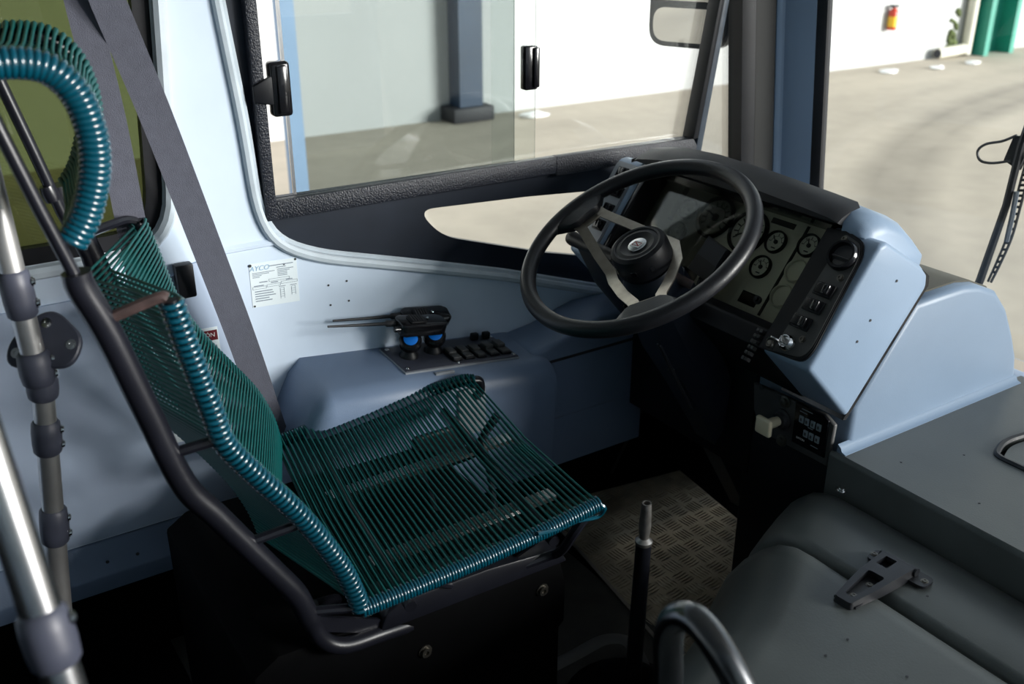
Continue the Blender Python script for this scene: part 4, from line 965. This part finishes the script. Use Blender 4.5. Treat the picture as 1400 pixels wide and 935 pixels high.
b = B(); lathe(b, [(.125, 0), (.118, .02), (.085, .045), (.055, .075), (.028, .085)], frame((.685, .965, .006), (1, 0, 0), (0, 1, 0), (0, 0, 1)), 28); obj('rubber', b, M['void'], bt)
b = B(); rp_ = [at(*q, z=.05) for q in ((700, 955), (745, 918), (790, 893), (822, 876), (845, 873), (862, 880), (874, 900), (884, 930), (886, 960))]
pth = smooth_path(rp_, 4); tube(b, pth, .015, 8, flat=.22, upv=(0, 0, 1)); obj('clamp_ring', b, M['panel'], bt)

# pedals deep in the footwell
for (px, py, lab, wd, ht) in ((905, 528, 'black pedal high in the dark footwell under the wheel', .045, .06), (842, 592, 'large black treadle pedal low in the dark footwell', .05, .10)):
    p = at(px, py, y=1.52); t = thing('pedal', p, lab, 'pedal'); G = frame(p, (1, 0, 0), (0, .5, .866), (0, -.866, .5))
    b = B(); box(b, (-wd, -ht, -.006), (wd, ht, .006), .004, 2, F=G); obj('pad', b, M['rubber'], t)
    b = B()
    for k in range(5): box(b, (-wd*.85, -ht*.8+ht*.36*k, .005), (wd*.85, -ht*.8+ht*.36*k+.006, .009), F=G)
    obj('grip', b, M['gloss'], t)
    b = B(); tube(b, [p-V(0, 0, 0), p+V(0, .10, .16)], .009, 8); obj('arm', b, M['steel'], t)

# ================================================================== ENGINE COVER and dash shelf
sh = thing('dash_shelf', (1.2, 1.7, .0), 'grey moulded shelf below the windscreen right of the dashboard hump', 'shelf')
hz = .457
hole = round_poly([(.892, 1.690), (.915, 1.628), (1.30, 1.628), (1.30, 1.93), (.925, 1.93)], [.03, .02, .03, .03, .03], 5)
b = B(); plate(b, [(.742, 1.3925), (2.0, 1.3925), (2.0, 1.99), (.742, 1.99)], [hole], hz-.02, hz, 'z'); obj('top', b, M['cover'], sh, ang=30)
b = B(); prism(b, [(1.386, .10), (1.386, hz-.010), (1.388, hz-.004), (1.3925, hz), (1.3925, .10)], .735, 2.0, 'x'); obj('front_drop', b, M['cover'], sh, ang=60)
b = B(); hb_ = [V(p[0], p[1], hz+.001) for p in hole]; tube(b, hb_, .006, 6, closed=True); obj('hatch_seal', b, M['rubber'], sh)
c0 = Vector((sum(p[0] for p in hole)/len(hole), sum(p[1] for p in hole)/len(hole)))
ins = [tuple(c0+(Vector(p)-c0)*.93) for p in hole]
b = B(); prism(b, ins, hz-.025, hz-.004, 'z'); obj('hatch_lid', b, M['cover'], sh, ang=30)
b = B(); box(b, (.742, 1.39, hz-.06), (2.0, 2.0, hz-.03)); obj('under_tray', b, M['ink'], sh)
b = B(); prism(b, [(1.40, hz+.012), (1.425, hz), (1.40, hz-.01)] if False else [(.0, 0), (.03, 0), (.0, .03)], 0, .01, 'x'); b.free()
# cove where the hump meets the shelf
b = B(); secs = []
for y in (1.395, 1.60, 1.80, 1.955):
    secs.append([V(.744, y, hz+.016), V(.7515, y, hz+.011), V(.755, y, hz+.004), V(.764, y, hz+.001), V(.764, y, hz-.004), V(.744, y, hz-.004)])
loft(b, secs); obj('cove', b, M['hump'], sh, ang=60)
b = B()
for px, py in ((1232, 632), (1339, 688), (1318, 622)):
    p = at(px, py, z=hz+.0003); lathe(b, [(.002, 0), (.002, .0006)], frame(p, (1, 0, 0), (0, 1, 0), (0, 0, 1)), 8)
obj('screw_hole', b, M['ink'], sh)

ec = thing('engine_cover', (1.15, 1.0, .0), 'worn grey moulded engine cover with hinged lid in the right foreground', 'engine cover')
# fixed band between the shelf and the gap
zt = .400
def cover_sec(y, xl, ztop, drop=.16, z0=.02):
    return [V(1.95, y, z0), V(1.95, y, ztop), V(xl+.20, y, ztop), V(xl+.115, y, ztop-.001), V(xl+.085, y, ztop-.006), V(xl+.055, y, ztop-.020), V(xl+.022, y, ztop-.052), V(xl-.008, y, ztop-.105), V(xl-.045, y, ztop-.22), V(xl-.055, y, z0)]
b = B(); loft(b, [cover_sec(1.190, .752, zt-.014), cover_sec(1.196, .745, zt-.004), cover_sec(1.206, .738, zt), cover_sec(1.28, .705, zt-.002), cover_sec(1.34, .678, zt-.008), cover_sec(1.375, .665, zt-.018), cover_sec(1.386, .662, zt-.03)]); obj('fixed_band', b, M['cover'], ec, ang=60)
b = B(); box(b, (.80, 1.178, .10), (1.94, 1.194, zt-.040)); obj('gap_seal', b, M['void'], ec)
def lid_sec(y, xl, ztop, z0=.02):
    return [V(1.95, y, z0), V(1.95, y, ztop), V(xl+.25, y, ztop+.001), V(xl+.15, y, ztop+.002), V(xl+.115, y, ztop-.001), V(xl+.085, y, ztop-.014), V(xl+.05, y, ztop-.045), V(xl+.012, y, ztop-.090), V(xl-.025, y, ztop-.15), V(xl-.06, y, ztop-.25), V(xl-.075, y, z0)]
secs = [lid_sec(1.180, .752, zt-.018), lid_sec(1.176, .742, zt-.007), lid_sec(1.166, .740, zt-.001), lid_sec(1.14, .755, zt+.001), lid_sec(1.08, .795, zt), lid_sec(1.00, .838, zt), lid_sec(.90, .882, zt), lid_sec(.75, .930, zt), lid_sec(.50, .985, zt), lid_sec(.10, 1.00, zt-.01), lid_sec(.04, 1.01, zt-.04)]
b = B(); loft(b, secs); obj('lid', b, M['cover'], ec, ang=60)
b = B()
for px, py in ((1159, 874), (1129, 896), (1240, 925), (1268, 815)):
    p = at(px, py, z=zt+.0025); lathe(b, [(.0022, 0), (.0022, .0006)], frame(p, (1, 0, 0), (0, 1, 0), (0, 0, 1)), 8)
obj('screw_hole', b, M['ink'], ec)
b = B(); p = at(1151, 670, z=zt-.008); lathe(b, [(.013, 0), (.013, .002), (.008, .0025)], frame(p, (1, 0, 0), (0, 1, 0), (0, 0, 1)), 16); screw(b, p+V(0, 0, .002), (0, 0, 1), .0070, .007); obj('cover_bolt', b, M['chrome'], ec)

# strap hinge on the lid
hg = thing('strap_hinge', at(1205, 790, z=zt), 'dark grey tapered strap hinge screwed across the engine cover gap', 'hinge')
hA, hB_ = at(1142, 812, z=zt+.012), at(1160, 830, z=zt+.012)          # tip corners (near end)
hC, hD = at(1256, 782, z=zt+.012), at(1207, 755, z=zt+.012)           # wide end
tipm, wid = (hA+hB_)/2, (hC+hD)/2; X = (wid-tipm); X.z = 0; Lh = X.length; X.normalize(); Y = V(-X.y, X.x, 0); Fh = frame(V(tipm.x, tipm.y, zt+.002), X, Y, UZ)
w0 = abs((hA-hB_).dot(Y))/2; w1_ = abs((hC-hD).dot(Y))/2
outer = [(0, -w0), (0, w0), (Lh*.45, (w0+w1_)*.56), (Lh, w1_), (Lh, -w1_), (Lh*.45, -(w0+w1_)*.56)]
wz = w1_
holeA = round_poly([(Lh*.10, -w0*.55), (Lh*.10, w0*.55), (Lh*.58, w1_*.50), (Lh*.58, -w1_*.50)], .006, 3)
holeB = round_poly([(Lh*.74, -w1_*.05), (Lh*.74, w1_*.62), (Lh*.93, w1_*.62), (Lh*.93, -w1_*.05)], .002, 2)
b = B(); plate(b, round_poly(outer, [.006, .006, .02, .004, .004, .02], 4), [holeA, holeB], 0, .016, 'z')
for v in b.verts:
    if v.co.z > .01: v.co.x = v.co.x*.97+Lh*.012; v.co.y *= .90; v.co.z = .010+.008*min(1, v.co.x/Lh*1.4+.2)
bmesh.ops.transform(b, matrix=Fh, verts=b.verts[:]); obj('strap', b, M['hinge'], hg, ang=30)
b = B(); box(b, (Lh*.06, -w1_*.6, .0), (Lh*.62, w1_*.6, .004), F=Fh); obj('strap_floor', b, M['hinge'], hg)
for t in (.20, .47):
    b = B(); screw(b, Fh @ V(Lh*t, 0, .004), (0, 0, 1), .0045, .002); obj('screw', b, M['brass'], hg)
b = B(); prism(b, round_poly([(Lh*.84, -w1_*1.75), (Lh*.84, w1_*1.45), (Lh*1.06, w1_*1.45), (Lh*1.06, -w1_*1.75)], .012, 4), 0, .005, 'z'); bmesh.ops.transform(b, matrix=Fh, verts=b.verts[:]); lf = obj('base_leaf', b, M['hinge'], hg)
b = B(); tube(b, [Fh @ V(Lh*.96, -w1_*1.02, .011), Fh @ V(Lh*.96, w1_*1.0, .011)], .0075, 10); obj('knuckle', b, M['hinge'], hg)
for yy in (-1.48, 1.28):
    b = B(); screw(b, Fh @ V(Lh*.95, w1_*yy, .005), (0, 0, 1), .0045, .002); obj('screw', b, M['brass'], lf)

# ================================================================== HANDRAILS
def collar(F, r, L, name, par, tabs=0, sd=1):
    b = B(); lathe(b, [(r, -L), (r*1.20, -L+.004), (r*1.28, -L*.3), (r*1.28, L*.3), (r*1.20, L-.004), (r, L)], F, 20); c = obj(name, b, M['clamp'], par)
    for k in range(tabs):
        z = (-.45+.9*k)*L
        b = B(); screw(b, F @ V(r*1.25*sd, -r*.3, z), F.to_3x3() @ V(sd, -.3, 0), .0045, .003); obj('screw', b, M['chrome'], c)
    return c
def axis_frame(p, q, o):
    z = (q-p).normalized(); side = RT - z*RT.dot(z); side.normalize(); return frame(o, side, z.cross(side), z)
def dep(px, py, d): return CAM + ray(px, py)*d
h1 = thing('grab_pole', dep(78, 865, .82), 'thick satin steel grab pole with grey collar at the lower left corner', 'handrail')
pa, pb = dep(-80, 430, .76), dep(150, 1120, .86)
b = B(); tube(b, [pa, pb], .0165, 24); obj('pole', b, M['steel'], h1)
p = pa.lerp(pb, .0); cpt = dep(70, 868, .825); t = (cpt-pa).dot((pb-pa).normalized()); cpt = pa+(pb-pa).normalized()*t
collar(axis_frame(pa, pb, cpt), .0168, .026, 'collar', h1, 1)
b = B(); tube(b, smooth_path([dep(-12, 596, .80), dep(2, 612, .80), dep(16, 640, .80), dep(30, 685, .81), dep(46, 745, .82)], 5), .0045, 8); obj('guard_rod', b, M['clamp'], h1)
h2 = thing('stanchion', dep(75, 780, 1.52), 'slim steel stanchion with four grey clamps and a flange before the left wall', 'handrail')
u0, u1 = dep(-70, 20, 1.16), dep(52, 512, 1.33); l0, l1 = dep(56, 505, 1.36), dep(84, 830, 1.52)
b = B(); tube(b, [u0, u1], .0155, 20); obj('upper_pole', b, M['steel2'], h2)
b = B(); tube(b, [l0, l1, l1+(l1-l0)*.3], .0148, 20); obj('lower_pole', b, M['steel2'], h2)
def on(p0, p1, py):
    lo, hi = 0.0, 1.6
    for _ in range(40):
        m_ = (lo+hi)/2; q = p0.lerp(p1, m_)-CAM; y = 467.5-FPX*q.dot(UPV)/q.dot(FW)
        if y < py: lo = m_
        else: hi = m_
    return p0.lerp(p1, lo)
collar(axis_frame(u0, u1, on(u0, u1, 402)), .0158, .032, 'clamp', h2, 2)
collar(axis_frame(u0, u1, on(u0, u1, 503)), .0175, .024, 'clamp', h2, 2)
collar(axis_frame(l0, l1, on(l0, l1, 597)), .0158, .026, 'clamp', h2, 2)
collar(axis_frame(l0, l1, on(l0, l1, 718)), .0158, .030, 'clamp', h2, 2)
collar(axis_frame(l0, l1, on(l0, l1, 527)), .0165, .020, 'clamp', h2, 0)
fo = on(u0, u1, 487); Ffl = frame(fo-FW*.004, RT, UPV*.55-FW*.83, (UPV*.83+FW*.55))
fy = (FH*.62+UZ*.78).normalized(); Ffl = frame(fo+FH*.012, RT, fy, RT.cross(fy))
b = B(); prism(b, round_poly([(-.038, -.022), (.050, -.022), (.062, .020), (.020, .060), (-.010, .050), (-.040, .012)], .02, 5), -.005, .005, 'z', .002, 1); bmesh.ops.transform(b, matrix=Ffl, verts=b.verts[:]); fl = obj('flange', b, M['clamp'], h2)
for (x, y) in ((.046, .010), (-.026, -.002), (.010, .040)):
    b = B(); screw(b, Ffl @ V(x, y, .005), Vector(Ffl.col[2][:3]), .005, .002); obj('screw', b, M['chrome'], fl)
h3 = thing('hoop_rail', dep(920, 960, 1.0), 'bent satin steel hoop handrail in the bottom foreground', 'handrail')
b = B(); tube(b, smooth_path([dep(905, 1120, 1.10), dep(911, 1000, 1.06), dep(914, 920, 1.03), dep(914, 872, 1.01), dep(922, 848, .99), dep(940, 842, .97), dep(960, 856, .955), dep(985, 890, .94), dep(1015, 945, .93), dep(1060, 1040, .92), dep(1110, 1150, .92)], 8), .0155, 20); obj('hoop', b, M['hoop'], h3)
